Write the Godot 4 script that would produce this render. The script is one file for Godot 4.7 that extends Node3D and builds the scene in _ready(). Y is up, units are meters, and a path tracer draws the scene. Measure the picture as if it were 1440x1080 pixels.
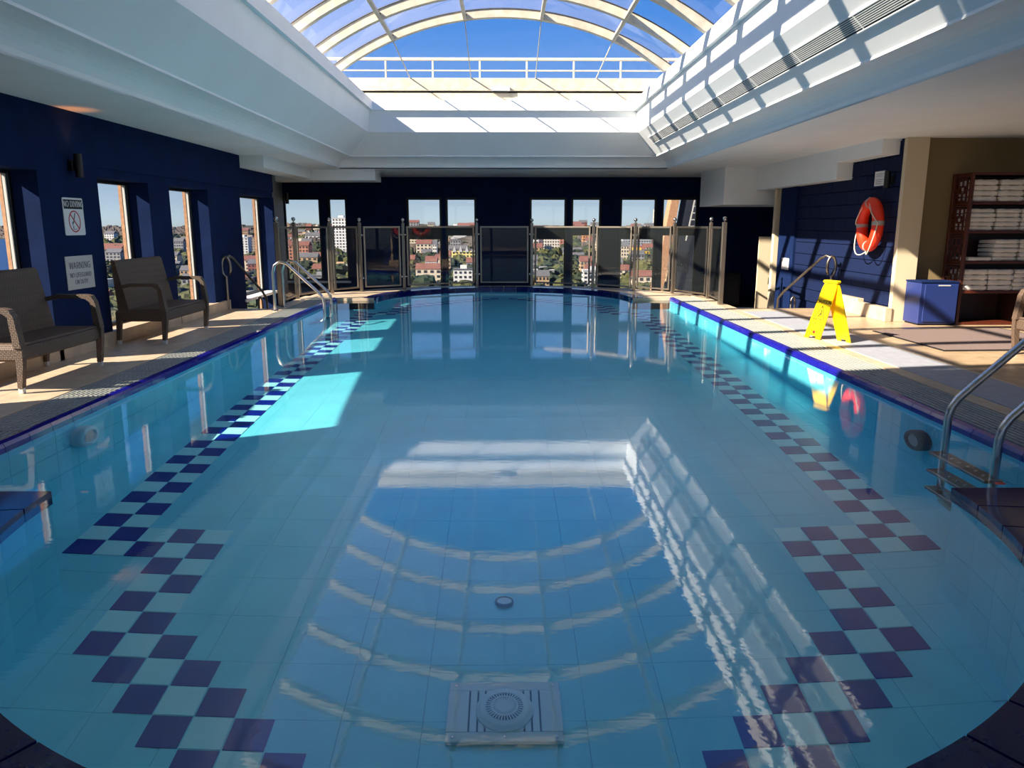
extends Node3D
# Rooftop indoor pool under a barrel-vaulted skylight. Units are metres, y up, the pool runs along -z.

const WATER := -0.06
const TILE := 0.1775
var M := {}
var counts := {}
var rng := RandomNumberGenerator.new()

# ---------------------------------------------------------------- mesh collector
class Shape:
	var v := PackedVector3Array()
	var n := PackedVector3Array()
	var uv := PackedVector2Array()
	func tri(a: Vector3, b: Vector3, c: Vector3, na: Vector3, nb: Vector3, nc: Vector3) -> void:
		if (b - a).cross(c - a).dot(na + nb + nc) > 0.0:
			v.append_array([a, c, b]); n.append_array([na, nc, nb])
		else:
			v.append_array([a, b, c]); n.append_array([na, nb, nc])
		uv.append_array([Vector2.ZERO, Vector2.RIGHT, Vector2.ONE])
	func quad(a: Vector3, b: Vector3, c: Vector3, d: Vector3, nn: Vector3) -> void:
		tri(a, b, c, nn, nn, nn); tri(a, c, d, nn, nn, nn)
	func face(a: Vector3, b: Vector3, c: Vector3, d: Vector3, toward: Vector3) -> void:
		var nn := (b - a).cross(c - a)
		if nn.length() < 1e-9: nn = (c - a).cross(d - a)
		nn = nn.normalized()
		if nn.dot(toward) < 0.0: nn = -nn
		quad(a, b, c, d, nn)
	# chamfered box: centre, size, chamfer, orientation
	func box(c: Vector3, s: Vector3, ch := 0.0, b := Basis()) -> void:
		var h := s * 0.5
		var k: float = minf(ch, minf(h.x, minf(h.y, h.z)) * 0.9)
		var ax: Array[Vector3] = [b.x, b.y, b.z]
		for a in 3:
			var p := (a + 1) % 3
			var q := (a + 2) % 3
			for sg: float in [-1.0, 1.0]:
				var o := c + ax[a] * (h[a] * sg)
				var u := ax[p] * (h[p] - k)
				var w := ax[q] * (h[q] - k)
				quad(o - u - w, o + u - w, o + u + w, o - u + w, (ax[a] * sg).normalized())
		if k <= 0.0: return
		for a in 3:
			var p := (a + 1) % 3
			var q := (a + 2) % 3
			for s1: float in [-1.0, 1.0]:
				for s2: float in [-1.0, 1.0]:
					var e1: Vector3 = c + ax[p] * (h[p] * s1) + ax[q] * ((h[q] - k) * s2)
					var e2: Vector3 = c + ax[p] * ((h[p] - k) * s1) + ax[q] * (h[q] * s2)
					var l := ax[a] * (h[a] - k)
					quad(e1 - l, e1 + l, e2 + l, e2 - l, (ax[p] * s1 + ax[q] * s2).normalized())
		for s1: float in [-1.0, 1.0]:
			for s2: float in [-1.0, 1.0]:
				for s3: float in [-1.0, 1.0]:
					var x := ax[0] * s1
					var y := ax[1] * s2
					var z := ax[2] * s3
					var nn := (x + y + z).normalized()
					tri(c + x * h.x + y * (h.y - k) + z * (h.z - k), c + x * (h.x - k) + y * h.y + z * (h.z - k), c + x * (h.x - k) + y * (h.y - k) + z * h.z, nn, nn, nn)
	func span(a: Vector3, b: Vector3, ch := 0.0) -> void:
		box((a + b) * 0.5, (b - a).abs(), ch)
	# straight bar of w x d between two points
	func bar(a: Vector3, b: Vector3, w: float, d: float, up := Vector3.UP, ch := 0.0) -> void:
		var z := (b - a).normalized()
		if absf(z.dot(up)) > 0.99: up = Vector3.RIGHT
		var x := up.cross(z).normalized()
		box((a + b) * 0.5, Vector3(w, d, a.distance_to(b)), ch, Basis(x, z.cross(x), z))
	func tube(pts: PackedVector3Array, r: float, seg := 12, closed := false) -> void:
		var m := pts.size()
		var rings: Array = []
		var norms: Array = []
		var x := Vector3.ZERO
		for i in m:
			var t: Vector3
			if closed: t = (pts[(i + 1) % m] - pts[(i - 1 + m) % m]).normalized()
			elif i == 0: t = (pts[1] - pts[0]).normalized()
			elif i == m - 1: t = (pts[m - 1] - pts[m - 2]).normalized()
			else: t = ((pts[i + 1] - pts[i]).normalized() + (pts[i] - pts[i - 1]).normalized()).normalized()
			if x == Vector3.ZERO: x = t.cross(Vector3.UP if absf(t.y) < 0.9 else Vector3.RIGHT).normalized()
			x = (x - t * x.dot(t)).normalized()
			var y := t.cross(x)
			var ring := PackedVector3Array()
			var nr := PackedVector3Array()
			for k in seg:
				var d := x * cos(TAU * k / seg) + y * sin(TAU * k / seg)
				ring.append(pts[i] + d * r); nr.append(d)
			rings.append(ring); norms.append(nr)
		for i in (m if closed else m - 1):
			var j := (i + 1) % m
			for k in seg:
				var l := (k + 1) % seg
				tri(rings[i][k], rings[j][k], rings[j][l], norms[i][k], norms[j][k], norms[j][l])
				tri(rings[i][k], rings[j][l], rings[i][l], norms[i][k], norms[j][l], norms[i][l])
		if not closed:
			for e in [0, m - 1]:
				var t2: Vector3 = (pts[0] - pts[1] if e == 0 else pts[m - 1] - pts[m - 2]).normalized()
				for k in seg: tri(pts[e], rings[e][k], rings[e][(k + 1) % seg], t2, t2, t2)
	# profile of (radius, height) turned about an axis
	func lathe(prof: PackedVector2Array, seg: int, o := Vector3.ZERO, b := Basis()) -> void:
		for i in prof.size() - 1:
			var p := prof[i]
			var q := prof[i + 1]
			var d := (q - p).normalized()
			for k in seg:
				var t0 := TAU * k / seg
				var t1 := TAU * (k + 1) / seg
				var r0 := b.x * cos(t0) + b.z * sin(t0)
				var r1 := b.x * cos(t1) + b.z * sin(t1)
				var n0 := (r0 * d.y - b.y * d.x).normalized()
				var n1 := (r1 * d.y - b.y * d.x).normalized()
				var a0 := o + r0 * p.x + b.y * p.y
				var a1 := o + r1 * p.x + b.y * p.y
				var c0 := o + r0 * q.x + b.y * q.y
				var c1 := o + r1 * q.x + b.y * q.y
				if p.x > 1e-6: tri(a0, a1, c1, n0, n1, n1)
				if q.x > 1e-6: tri(a0, c1, c0, n0, n1, n0)
	# flat outline (in the plane of b.x, b.y) given thickness along b.z
	func slab(poly: PackedVector2Array, d: float, o := Vector3.ZERO, b := Basis()) -> void:
		var idx := Geometry2D.triangulate_polygon(poly)
		for s in [0.0, 1.0]:
			var nn := b.z * (1.0 if s > 0.5 else -1.0)
			for i in range(0, idx.size(), 3):
				var p: Array = []
				for j in 3: p.append(o + b.x * poly[idx[i + j]].x + b.y * poly[idx[i + j]].y + b.z * (d * s))
				tri(p[0], p[1], p[2], nn, nn, nn)
		var cw := Geometry2D.is_polygon_clockwise(poly)
		for i in poly.size():
			var p := poly[i]
			var q := poly[(i + 1) % poly.size()]
			var e := q - p
			if e.length() < 1e-7: continue
			var o2 := Vector2(e.y, -e.x).normalized() * (-1.0 if cw else 1.0)
			var a := o + b.x * p.x + b.y * p.y
			var c := o + b.x * q.x + b.y * q.y
			quad(a, c, c + b.z * d, a + b.z * d, (b.x * o2.x + b.y * o2.y).normalized())
	func mesh(m: Material) -> ArrayMesh:
		var a: Array = []
		a.resize(Mesh.ARRAY_MAX)
		a[Mesh.ARRAY_VERTEX] = v; a[Mesh.ARRAY_NORMAL] = n; a[Mesh.ARRAY_TEX_UV] = uv
		var out := ArrayMesh.new()
		out.add_surface_from_arrays(Mesh.PRIMITIVE_TRIANGLES, a)
		out.surface_set_material(0, m)
		return out

# ---------------------------------------------------------------- naming and tagging
func named(o: Node, called: String, parent: Node) -> Node:
	var key := str(parent.get_instance_id()) + called
	var k: int = counts.get(key, 0)
	counts[key] = k + 1
	o.name = called if k == 0 else "%s_%03d" % [called, k]
	parent.add_child(o, true)
	return o

func obj(called: String, s: Shape, m: Material, parent: Node = self, at := Vector3.ZERO) -> MeshInstance3D:
	var o := MeshInstance3D.new()
	o.mesh = s.mesh(m)
	o.position = at
	named(o, called, parent)
	return o

func inst(called: String, mesh: Mesh, xf: Transform3D, parent: Node) -> MeshInstance3D:
	var o := MeshInstance3D.new()
	o.mesh = mesh
	o.transform = xf
	named(o, called, parent)
	return o

func thing(called: String, label: String, category: String, group := "", at := Vector3.ZERO, turn := 0.0) -> Node3D:
	var o := Node3D.new()
	named(o, called, self)
	o.position = at
	o.rotation.y = turn
	return tag(o, label, category, group)

func tag(o: Node3D, label: String, category: String, group := "") -> Node3D:
	o.set_meta("label", label); o.set_meta("category", category)
	if group: o.set_meta("group", group)
	return o

func copy(o: Node3D, called: String, label: String, group := "") -> Node3D:
	var c: Node3D = o.duplicate()
	named(c, called, self)
	c.set_meta("label", label)
	if group: c.set_meta("group", group)
	return c

func struct(called: String, s: Shape, m: Material, label := "") -> MeshInstance3D:
	var o := obj(called, s, m)
	o.set_meta("kind", "structure")
	if label: o.set_meta("label", label)
	return o

func stuff(o: Node3D) -> Node3D:
	o.set_meta("kind", "stuff")
	return o

# ---------------------------------------------------------------- materials
func mat(called: String, c: Color, rough := 0.6, metal := 0.0, spec := 0.5) -> StandardMaterial3D:
	var m := StandardMaterial3D.new()
	m.resource_name = called
	m.albedo_color = c; m.roughness = rough; m.metallic = metal; m.metallic_specular = spec
	M[called] = m
	return m

func noise_tex(freq: float, oct: int, a: Color, b: Color, size := 256, seed_ := 1) -> NoiseTexture2D:
	var f := FastNoiseLite.new()
	f.seed = seed_; f.frequency = freq; f.fractal_octaves = oct; f.noise_type = FastNoiseLite.TYPE_SIMPLEX_SMOOTH
	var g := Gradient.new()
	g.set_color(0, a); g.set_color(1, b)
	var t := NoiseTexture2D.new()
	t.width = size; t.height = size; t.seamless = true; t.noise = f; t.color_ramp = g
	return t

func grained(m: StandardMaterial3D, t: Texture2D, scale: float, world := true) -> void:
	m.albedo_texture = t
	m.uv1_triplanar = true; m.uv1_world_triplanar = world
	m.uv1_scale = Vector3.ONE * scale

func pane(called: String, c: Color) -> StandardMaterial3D:
	var m := mat(called, c, 0.0)
	m.transparency = BaseMaterial3D.TRANSPARENCY_ALPHA
	return m

func materials() -> void:
	mat("white_paint", Color(0.94, 0.95, 0.945), 0.5)
	grained(M.white_paint, noise_tex(0.01, 4, Color(0.97, 0.97, 0.97), Color(1, 1, 1), 256, 3), 0.35)
	mat("cream_steel", Color(0.82, 0.78, 0.70), 0.5)
	grained(M.cream_steel, noise_tex(0.02, 4, Color(0.86, 0.85, 0.82), Color(1, 1, 1), 256, 4), 0.9)
	mat("navy_paint", Color(0.075, 0.145, 0.30), 0.85, 0.0, 0.2)
	grained(M.navy_paint, noise_tex(0.015, 4, Color(0.85, 0.85, 0.85), Color(1, 1, 1), 256, 5), 0.6)
	mat("block_paint", Color(0.085, 0.135, 0.27), 0.75, 0.0, 0.25)
	grained(M.block_paint, noise_tex(0.06, 4, Color(0.8, 0.8, 0.8), Color(1, 1, 1), 256, 6), 1.4)
	mat("charcoal_tone", Color(0.13, 0.15, 0.20), 0.6)
	mat("grey_wall", Color(0.42, 0.43, 0.43), 0.6)
	mat("beige_tile", Color(0.80, 0.72, 0.61), 0.42)
	grained(M.beige_tile, noise_tex(0.012, 5, Color(0.88, 0.87, 0.86), Color(1, 1, 1), 512, 7), 0.7)
	mat("tan_tile", Color(0.76, 0.66, 0.53), 0.33)
	grained(M.tan_tile, noise_tex(0.012, 5, Color(0.84, 0.83, 0.82), Color(1, 1, 1), 512, 8), 0.6)
	mat("grout", Color(0.50, 0.45, 0.38), 0.9)
	mat("olive_wall", Color(0.50, 0.43, 0.30), 0.7)
	mat("cream_wall", Color(0.80, 0.74, 0.62), 0.6)
	mat("grate_white", Color(0.62, 0.63, 0.61), 0.5)
	grained(M.grate_white, noise_tex(0.03, 4, Color(0.82, 0.82, 0.80), Color(1, 1, 1), 256, 9), 2.0)
	mat("channel_dark", Color(0.27, 0.28, 0.28), 0.9)
	mat("mat_white", Color(0.64, 0.65, 0.68), 0.6)
	grained(M.mat_white, noise_tex(0.02, 5, Color(0.90, 0.90, 0.90), Color(1, 1, 1), 256, 10), 1.2)
	mat("cobalt", Color(0.10, 0.09, 0.50), 0.12)
	mat("navy_tile", Color(0.065, 0.065, 0.34), 0.10)
	grained(M.navy_tile, noise_tex(0.03, 4, Color(0.75, 0.75, 0.8), Color(1, 1, 1), 256, 11), 1.5)
	mat("checker_navy", Color(0.015, 0.12, 0.58), 0.3)
	grained(M.checker_navy, noise_tex(0.02, 3, Color(0.85, 0.85, 0.9), Color(1, 1, 1), 128, 12), 2.0)
	mat("checker_light", Color(0.64, 0.97, 0.98), 0.3)
	mat("aqua_tile", Color(0.44, 0.92, 0.98), 0.3)
	grained(M.aqua_tile, noise_tex(0.008, 4, Color(0.93, 0.94, 0.95), Color(1, 1, 1), 256, 13), 0.8)
	mat("aqua_grout", Color(0.42, 0.89, 0.96), 0.6)
	mat("drain_white", Color(0.70, 0.90, 0.94), 0.35)
	mat("drain_dark", Color(0.34, 0.55, 0.62), 0.7)
	mat("steel", Color(0.78, 0.76, 0.73), 0.22, 1.0)
	mat("brushed_steel", Color(0.60, 0.56, 0.51), 0.36, 1.0)
	mat("wicker", Color(0.46, 0.37, 0.30), 0.6)
	M.wicker.albedo_texture = weave(false)
	M.wicker.heightmap_enabled = false
	M.wicker.uv1_triplanar = true; M.wicker.uv1_scale = Vector3.ONE * 9.0
	M.wicker.normal_enabled = true; M.wicker.normal_texture = weave(true); M.wicker.normal_scale = 0.8
	mat("cap_white", Color(0.8, 0.8, 0.78), 0.4)
	mat("yellow", Color(1.0, 0.82, 0.03), 0.35)
	mat("print_black", Color(0.03, 0.03, 0.03), 0.6)
	mat("print_red", Color(0.72, 0.06, 0.10), 0.5)
	mat("print_grey", Color(0.33, 0.33, 0.34), 0.6)
	mat("sign_white", Color(0.88, 0.87, 0.86), 0.45)
	mat("sign_grey", Color(0.76, 0.74, 0.71), 0.5)
	mat("orange", Color(0.90, 0.20, 0.06), 0.5)
	mat("silver_tape", Color(0.62, 0.60, 0.58), 0.35)
	mat("rope", Color(0.80, 0.78, 0.70), 0.9)
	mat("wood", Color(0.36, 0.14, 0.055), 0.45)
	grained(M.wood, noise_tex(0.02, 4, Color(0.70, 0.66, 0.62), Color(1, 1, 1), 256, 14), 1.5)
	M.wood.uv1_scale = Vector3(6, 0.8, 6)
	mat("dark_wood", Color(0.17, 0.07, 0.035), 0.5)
	mat("towel", Color(0.88, 0.86, 0.83), 0.95)
	M.towel.normal_enabled = true
	var tw := noise_tex(0.08, 3, Color.BLACK, Color.WHITE, 128, 15)
	tw.as_normal_map = true; tw.bump_strength = 3.0
	M.towel.normal_texture = tw
	M.towel.uv1_triplanar = true; M.towel.uv1_scale = Vector3.ONE * 6.0
	mat("rug", Color(0.60, 0.52, 0.49), 0.95)
	grained(M.rug, noise_tex(0.25, 2, Color(0.55, 0.52, 0.52), Color(1, 1, 1), 256, 16), 2.0)
	mat("rubber", Color(0.04, 0.04, 0.045), 0.8)
	mat("frame_dark", Color(0.06, 0.065, 0.075), 0.4)
	mat("frame_white", Color(0.72, 0.72, 0.70), 0.4)
	mat("sandstone", Color(0.78, 0.60, 0.46), 0.8)
	grained(M.sandstone, noise_tex(0.05, 4, Color(0.82, 0.8, 0.78), Color(1, 1, 1), 256, 17), 1.0)
	mat("bin_blue", Color(0.125, 0.19, 0.41), 0.4)
	mat("sconce_black", Color(0.03, 0.03, 0.035), 0.45)
	mat("brown_cabinet", Color(0.10, 0.065, 0.055), 0.5)
	pane("window_glass", Color(0.05, 0.06, 0.06, 0.10))
	pane("tinted_glass", Color(0.03, 0.04, 0.04, 0.18))
	pane("fence_glass", Color(0.45, 0.48, 0.47, 0.02))
	M.fence_glass.metallic_specular = 0.28
	pane("roof_glass", Color(0.72, 0.72, 0.84, 0.10))
	M.roof_glass.backlight_enabled = true; M.roof_glass.backlight = Color(0.36, 0.36, 0.38)
	pane("clear_glass", Color(0.9, 0.95, 1.0, 0.02))
	M.clear_glass.metallic_specular = 0.12; M.roof_glass.metallic_specular = 0.25
	var w := pane("water", Color(0.10, 0.42, 0.55, 0.06))
	w.metallic_specular = 0.5
	w.normal_enabled = true
	var wn := noise_tex(0.016, 5, Color.BLACK, Color.WHITE, 512, 21)
	wn.as_normal_map = true; wn.bump_strength = 2.0
	w.normal_texture = wn; w.normal_scale = 0.05
	w.uv1_triplanar = true; w.uv1_world_triplanar = true; w.uv1_scale = Vector3(1.2, 1.2, 3.0)
	# city
	mat("terrain", Color(0.28, 0.29, 0.23), 0.95)
	grained(M.terrain, noise_tex(0.03, 5, Color(0.45, 0.48, 0.40), Color(1.25, 1.1, 1.0), 512, 22), 0.008)
	mat("bay", Color(0.08, 0.20, 0.36), 0.35)
	mat("leaf_dark", Color(0.12, 0.17, 0.09), 0.9)
	mat("leaf_olive", Color(0.27, 0.28, 0.13), 0.9)
	mat("city_window", Color(0.20, 0.21, 0.23), 0.4)

# over-under weave, as colour or as a normal map
func weave(as_normal: bool) -> ImageTexture:
	var im := Image.create(64, 64, false, Image.FORMAT_RGB8)
	for y in 64:
		for x in 64:
			var cx := x / 8
			var cy := y / 8
			var over := (cx + cy) % 2 == 0
			var fx := (x % 8 + 0.5) / 8.0
			var fy := (y % 8 + 0.5) / 8.0
			var h := sin(PI * fx) if over else sin(PI * fy)
			var k := (0.55 + 0.45 * h) * (0.92 + 0.08 * sin(cx * 2.3 + cy * 1.7))
			im.set_pixel(x, y, Color(h, h, h) if as_normal else Color(k, k, k))
	if as_normal: im.bump_map_to_normal_map(2.0)
	return ImageTexture.create_from_image(im)

# ---------------------------------------------------------------- pool floor: dished to its apparent depth, water refraction put into the shape
func floor_y(x: float, z: float) -> float:
	var t := -z
	return WATER - 1.0 / (0.6486 + 0.1773 * t + 0.01566 * t * t) + 0.062 * exp(-0.4 * t) * x * x

func in_pool(x: float, z: float, grow := 0.0) -> bool:
	if z < -3.8 and z > -14.1: return absf(x) < 3.05 + grow
	var zc := -3.8 if z >= -3.8 else -14.1
	return Vector2(x, z - zc).length() < 2.35 + grow

func arc(zc: float, r: float, from: float, to: float, k: int) -> PackedVector2Array:
	var p := PackedVector2Array()
	for i in k + 1:
		var t := lerpf(from, to, float(i) / k)
		p.append(Vector2(r * cos(t), zc + r * sin(t)))
	return p

func _ready() -> void:
	rng.seed = 7
	# ------------------------------------------------ camera
	var cam := Camera3D.new()
	cam.name = "camera"
	cam.fov = 53.083
	cam.near = 0.05; cam.far = 9000.0
	cam.position = Vector3(0, 1.3, 0)
	cam.rotation = Vector3(deg_to_rad(-11.707), deg_to_rad(-0.62), 0)
	add_child(cam)
	cam.current = true
	# ------------------------------------------------ sky, sun, exposure
	var env := Environment.new()
	var sky := Sky.new()
	var sm := ProceduralSkyMaterial.new()
	sm.sky_top_color = Color(0.07, 0.42, 0.765)
	sm.sky_horizon_color = Color(0.80, 0.89, 0.93)
	sm.sky_curve = 0.065
	sm.ground_horizon_color = Color(0.62, 0.66, 0.66)
	sm.ground_bottom_color = Color(0.30, 0.30, 0.27)
	sm.sky_energy_multiplier = 0.76
	sky.sky_material = sm
	env.background_mode = Environment.BG_SKY
	env.sky = sky
	env.tonemap_mode = Environment.TONE_MAPPER_LINEAR
	env.tonemap_exposure = 2.55
	env.sdfgi_enabled = true; env.ssao_enabled = true; env.ssil_enabled = true
	var we := WorldEnvironment.new()
	we.name = "world_environment"
	we.environment = env
	add_child(we)
	var sun := DirectionalLight3D.new()
	sun.name = "sun"
	add_child(sun)
	sun.look_at_from_position(Vector3.ZERO, Vector3(1.0, -0.70, -0.45), Vector3.UP)
	sun.light_color = Color(1.0, 0.95, 0.88)
	sun.light_energy = 2.35
	sun.light_angular_distance = 0.6
	sun.shadow_enabled = true
	materials()
	pool()
	decks()
	roof()
	walls()
	fence()
	furniture()
	city()

# ================================================================ pool
func pool() -> void:
	# outline of the water, anticlockwise from the near left shoulder
	var out := PackedVector2Array()
	out.append(Vector2(-3.05, -3.8)); out.append(Vector2(-3.05, -14.1))
	out.append_array(arc(-14.1, 2.35, PI, TAU, 48))
	out.append(Vector2(3.05, -14.1)); out.append(Vector2(3.05, -3.8))
	out.append_array(arc(-3.8, 2.35, 0, PI, 48))
	# walls under water
	var s := Shape.new()
	for i in out.size():
		var a := out[i]
		var b := out[(i + 1) % out.size()]
		s.face(Vector3(a.x, WATER - 0.002, a.y), Vector3(b.x, WATER - 0.002, b.y), Vector3(b.x, -1.25, b.y), Vector3(a.x, -1.25, a.y), Vector3(0, 0, -8.9) - Vector3(a.x, 0, a.y))
	var wall := struct("pool_wall", s, M.aqua_grout, "light blue tiled wall of the swimming pool under the water")
	# tiles on those walls, joints recessed
	s = Shape.new()
	for sd in [-1.0, 1.0]:
		for k in 41:
			for r in 6:
				var z0: float = -3.82 - k * 0.25
				s.span(Vector3(sd * 3.058, WATER - 0.005 - r * 0.16, z0), Vector3(sd * 3.044, WATER - 0.160 - r * 0.16, z0 - 0.246))
	for zc in [-3.8, -14.1]:
		for k in 30:
			var t: float = (PI if zc < -10.0 else 0.0) + PI * (k + 0.5) / 30.0
			var c := Vector3(2.352 * cos(t), 0, zc + 2.352 * sin(t))
			for r in 6:
				s.box(c + Vector3(0, WATER - 0.083 - r * 0.16, 0), Vector3(0.014, 0.155, 0.242), 0.0, Basis(Vector3(cos(t), 0, sin(t)), Vector3.UP, Vector3(-sin(t), 0, cos(t))))
	stuff(obj("tile", s, M.aqua_tile, wall))
	# floor: grouted bed, then large aqua tiles and the checker bands laid into it
	s = Shape.new()
	var step := TILE
	for i in range(-18, 18):
		for j in range(0, 90):
			var x0 := i * step
			var z0 := -0.9 - j * step
			if not (in_pool(x0, z0, 0.25) or in_pool(x0 + step, z0 - step, 0.25) or in_pool(x0 + step, z0, 0.25) or in_pool(x0, z0 - step, 0.25)): continue
			var p: Array = []
			for q in [[0, 0], [1, 0], [1, 1], [0, 1]]:
				var x: float = x0 + step * q[0]
				var z: float = z0 - step * q[1]
				p.append(Vector3(x, floor_y(x, z) - 0.006, z))
			s.face(p[0], p[1], p[2], p[3], Vector3.UP)
	var bed := struct("pool_floor", s, M.aqua_grout, "pale blue tiled floor of the swimming pool")
	var cells := checker_cells()
	var big := TILE * 2.0
	var far := Shape.new()
	for i in range(-9, 9):
		for j in range(0, 46):
			var x0 := i * big
			var z0 := -1.205 - j * big
			var cx := x0 + big * 0.5
			var cz := z0 - big * 0.5
			if not in_pool(cx, cz, 0.1): continue
			var t := Shape.new() if z0 > -8.0 else far
			floor_tile(t, x0, z0, big, 0.0022, Vector3.ZERO)
			if z0 > -8.0: obj("tile", t, M.aqua_tile, bed)
	stuff(obj("tile", far, M.aqua_tile, bed))
	var fd := Shape.new()
	var fl := Shape.new()
	for key in cells:
		var dark: bool = cells[key]
		var x0: float = key.x
		var z0: float = key.y
		if z0 > -9.4:
			var t := Shape.new()
			floor_tile(t, x0, z0, TILE, 0.008, Vector3(x0, floor_y(x0, z0), z0))
			obj("tile", t, M.checker_navy if dark else M.checker_light, bed, Vector3(x0, floor_y(x0, z0), z0))
		else:
			floor_tile(fd if dark else fl, x0, z0, TILE, 0.008, Vector3.ZERO)
	stuff(obj("tile", fd, M.checker_navy, bed)); stuff(obj("tile", fl, M.checker_light, bed))
	# cobalt lip tiles along both long sides, navy coping round the two bows and on the shoulders
	s = Shape.new()
	for sd in [-1.0, 1.0]:
		s.span(Vector3(sd * 3.06, -0.5, -3.8), Vector3(sd * 3.10, -0.012, -14.1))
	var edge := struct("pool_edge", s, M.aqua_grout, "cobalt blue tiled lip along the long sides of the pool")
	var lip := Shape.new()
	lip.slab(PackedVector2Array([Vector2(0.0, -0.085), Vector2(0.0, -0.03), Vector2(0.012, -0.008), Vector2(0.045, 0.002), Vector2(0.055, 0.002), Vector2(0.055, -0.085)]), 0.246)
	var lipm := lip.mesh(M.cobalt)
	for sd in [-1.0, 1.0]:
		for k in 41:
			var b := Basis(Vector3(sd, 0, 0), Vector3.UP, Vector3(0, 0, sd))
			inst("tile", lipm, Transform3D(b, Vector3(sd * 3.045, 0, -3.8 - k * 0.2512 - (0.2486 if sd > 0 else 0.0))), edge)
	s = Shape.new()
	for zc in [-3.8, -14.1]:
		var f: float = 1.0 if zc > -10.0 else -1.0
		var g := PackedVector2Array()
		g.append_array(arc(zc, 2.37, 0 if f > 0 else PI, PI if f > 0 else TAU, 40))
		g.append(Vector2(-4.2 * f, zc)); g.append(Vector2(-4.2 * f, zc + 3.4 * f)); g.append(Vector2(4.2 * f, zc + 3.4 * f)); g.append(Vector2(4.2 * f, zc))
		if f > 0: s.slab(g, 0.5, Vector3(0, -0.055, 0), Basis(Vector3.RIGHT, Vector3(0, 0, 1), Vector3.DOWN))
	s.span(Vector3(-4.34, -0.06, 2.5), Vector3(8.0, -0.55, -0.4))
	var cop := struct("pool_coping", s, M.grout, "dark navy tiled coping at the near bow of the pool")
	var s2 := Shape.new()
	var g2 := PackedVector2Array()
	g2.append_array(arc(-14.1, 2.37, PI, TAU, 40))
	g2.append(Vector2(3.09, -14.1)); g2.append(Vector2(3.64, -14.1)); g2.append(Vector2(3.64, -15.0)); g2.append(Vector2(2.6, -16.2)); g2.append(Vector2(1.4, -16.95)); g2.append(Vector2(-1.4, -16.95)); g2.append(Vector2(-2.6, -16.2)); g2.append(Vector2(-3.64, -15.0)); g2.append(Vector2(-3.64, -14.1))
	s2.slab(g2, 0.6, Vector3(0, -0.012, 0), Basis(Vector3.RIGHT, Vector3(0, 0, 1), Vector3.DOWN))
	var cop2 := struct("pool_coping", s2, M.beige_tile, "coping round the far bow of the pool under the glass fence")
	for zc in [-3.8, -14.1]:
		var f: float = 1.0 if zc > -10.0 else -1.0
		var host: Node3D = cop if f > 0 else cop2
		for k in 28:
			var t := Shape.new()
			var a0 := PI * (k + 0.02) / 28.0
			var a1 := PI * (k + 0.98) / 28.0
			var pts := PackedVector2Array()
			for q in 5: pts.append(Vector2(2.335 * cos(lerpf(a0, a1, q / 4.0)), zc + f * 2.335 * sin(lerpf(a0, a1, q / 4.0))))
			var wide := 2.80 if f > 0 else 2.56
			for q in 5: pts.append(Vector2(wide * cos(lerpf(a1, a0, q / 4.0)), zc + f * wide * sin(lerpf(a1, a0, q / 4.0))))
			t.slab(pts, 0.07 if f > 0 else 0.10, Vector3(0, -0.045 if f > 0 else -0.005, 0), Basis(Vector3.RIGHT, Vector3(0, 0, 1), Vector3.DOWN))
			obj("tile", t, M.navy_tile, host)
	# navy tiles on the two shoulders beside the near bow
	for sd in [-1.0, 1.0]:
		for i in 6:
			for j in 8:
				var x0: float = 2.86 + i * 0.25
				var z0: float = -3.795 + j * 0.25
				var t := Shape.new()
				if i == 0 and j < 3:
					var xa: float = sqrt(maxf(2.81 * 2.81 - pow(z0 + 3.8, 2.0), 0.0)) + 0.01
					t.span(Vector3(sd * maxf(xa, 2.5), -0.047, z0), Vector3(sd * (x0 - 0.004), -0.085, z0 + 0.246), 0.003)
					obj("tile", t, M.navy_tile, cop)
					t = Shape.new()
				t.span(Vector3(sd * x0, -0.047, z0), Vector3(sd * (x0 + 0.246), -0.085, z0 + 0.246), 0.003)
				obj("tile", t, M.navy_tile, cop)
	# main drain
	var fy := floor_y(0, -3.02)
	var sl := (floor_y(0, -2.8) - floor_y(0, -3.2)) / 0.4
	var d := thing("main_drain", "square main drain plate with a round domed grille on the pool floor", "drain", "", Vector3(0, fy + 0.012, -3.02))
	d.rotation.x = -atan(sl)
	s = Shape.new()
	var hole: Array = [-0.155, -0.118, -0.085, 0.085, 0.118, 0.155]
	var xs: Array = [-0.25]
	for h in hole: xs.append(h - 0.004); xs.append(h + 0.004)
	xs.append(0.25)
	for i in range(0, xs.size(), 2): s.span(Vector3(xs[i], -0.008, -0.12), Vector3(xs[i + 1], 0.012, 0.12), 0.0)
	s.span(Vector3(-0.25, -0.008, 0.12), Vector3(0.25, 0.012, 0.175), 0.003); s.span(Vector3(-0.25, -0.008, -0.175), Vector3(0.25, 0.012, -0.12), 0.003)
	obj("plate", s, M.drain_white, d)
	s = Shape.new()
	s.span(Vector3(-0.2, -0.007, -0.13), Vector3(0.2, 0.0, 0.13)); obj("sump", s, M.drain_dark, d)  # flat sheet close under the slots, their dark depth put into its colour
	s = Shape.new()
	s.lathe(PackedVector2Array([Vector2(0.128, 0.0), Vector2(0.126, 0.018), Vector2(0.105, 0.03), Vector2(0.082, 0.036)]), 40)
	s.lathe(PackedVector2Array([Vector2(0.036, 0.040), Vector2(0.0, 0.041)]), 32)
	s.lathe(PackedVector2Array([Vector2(0.060, 0.039), Vector2(0.052, 0.040)]), 32)
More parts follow.
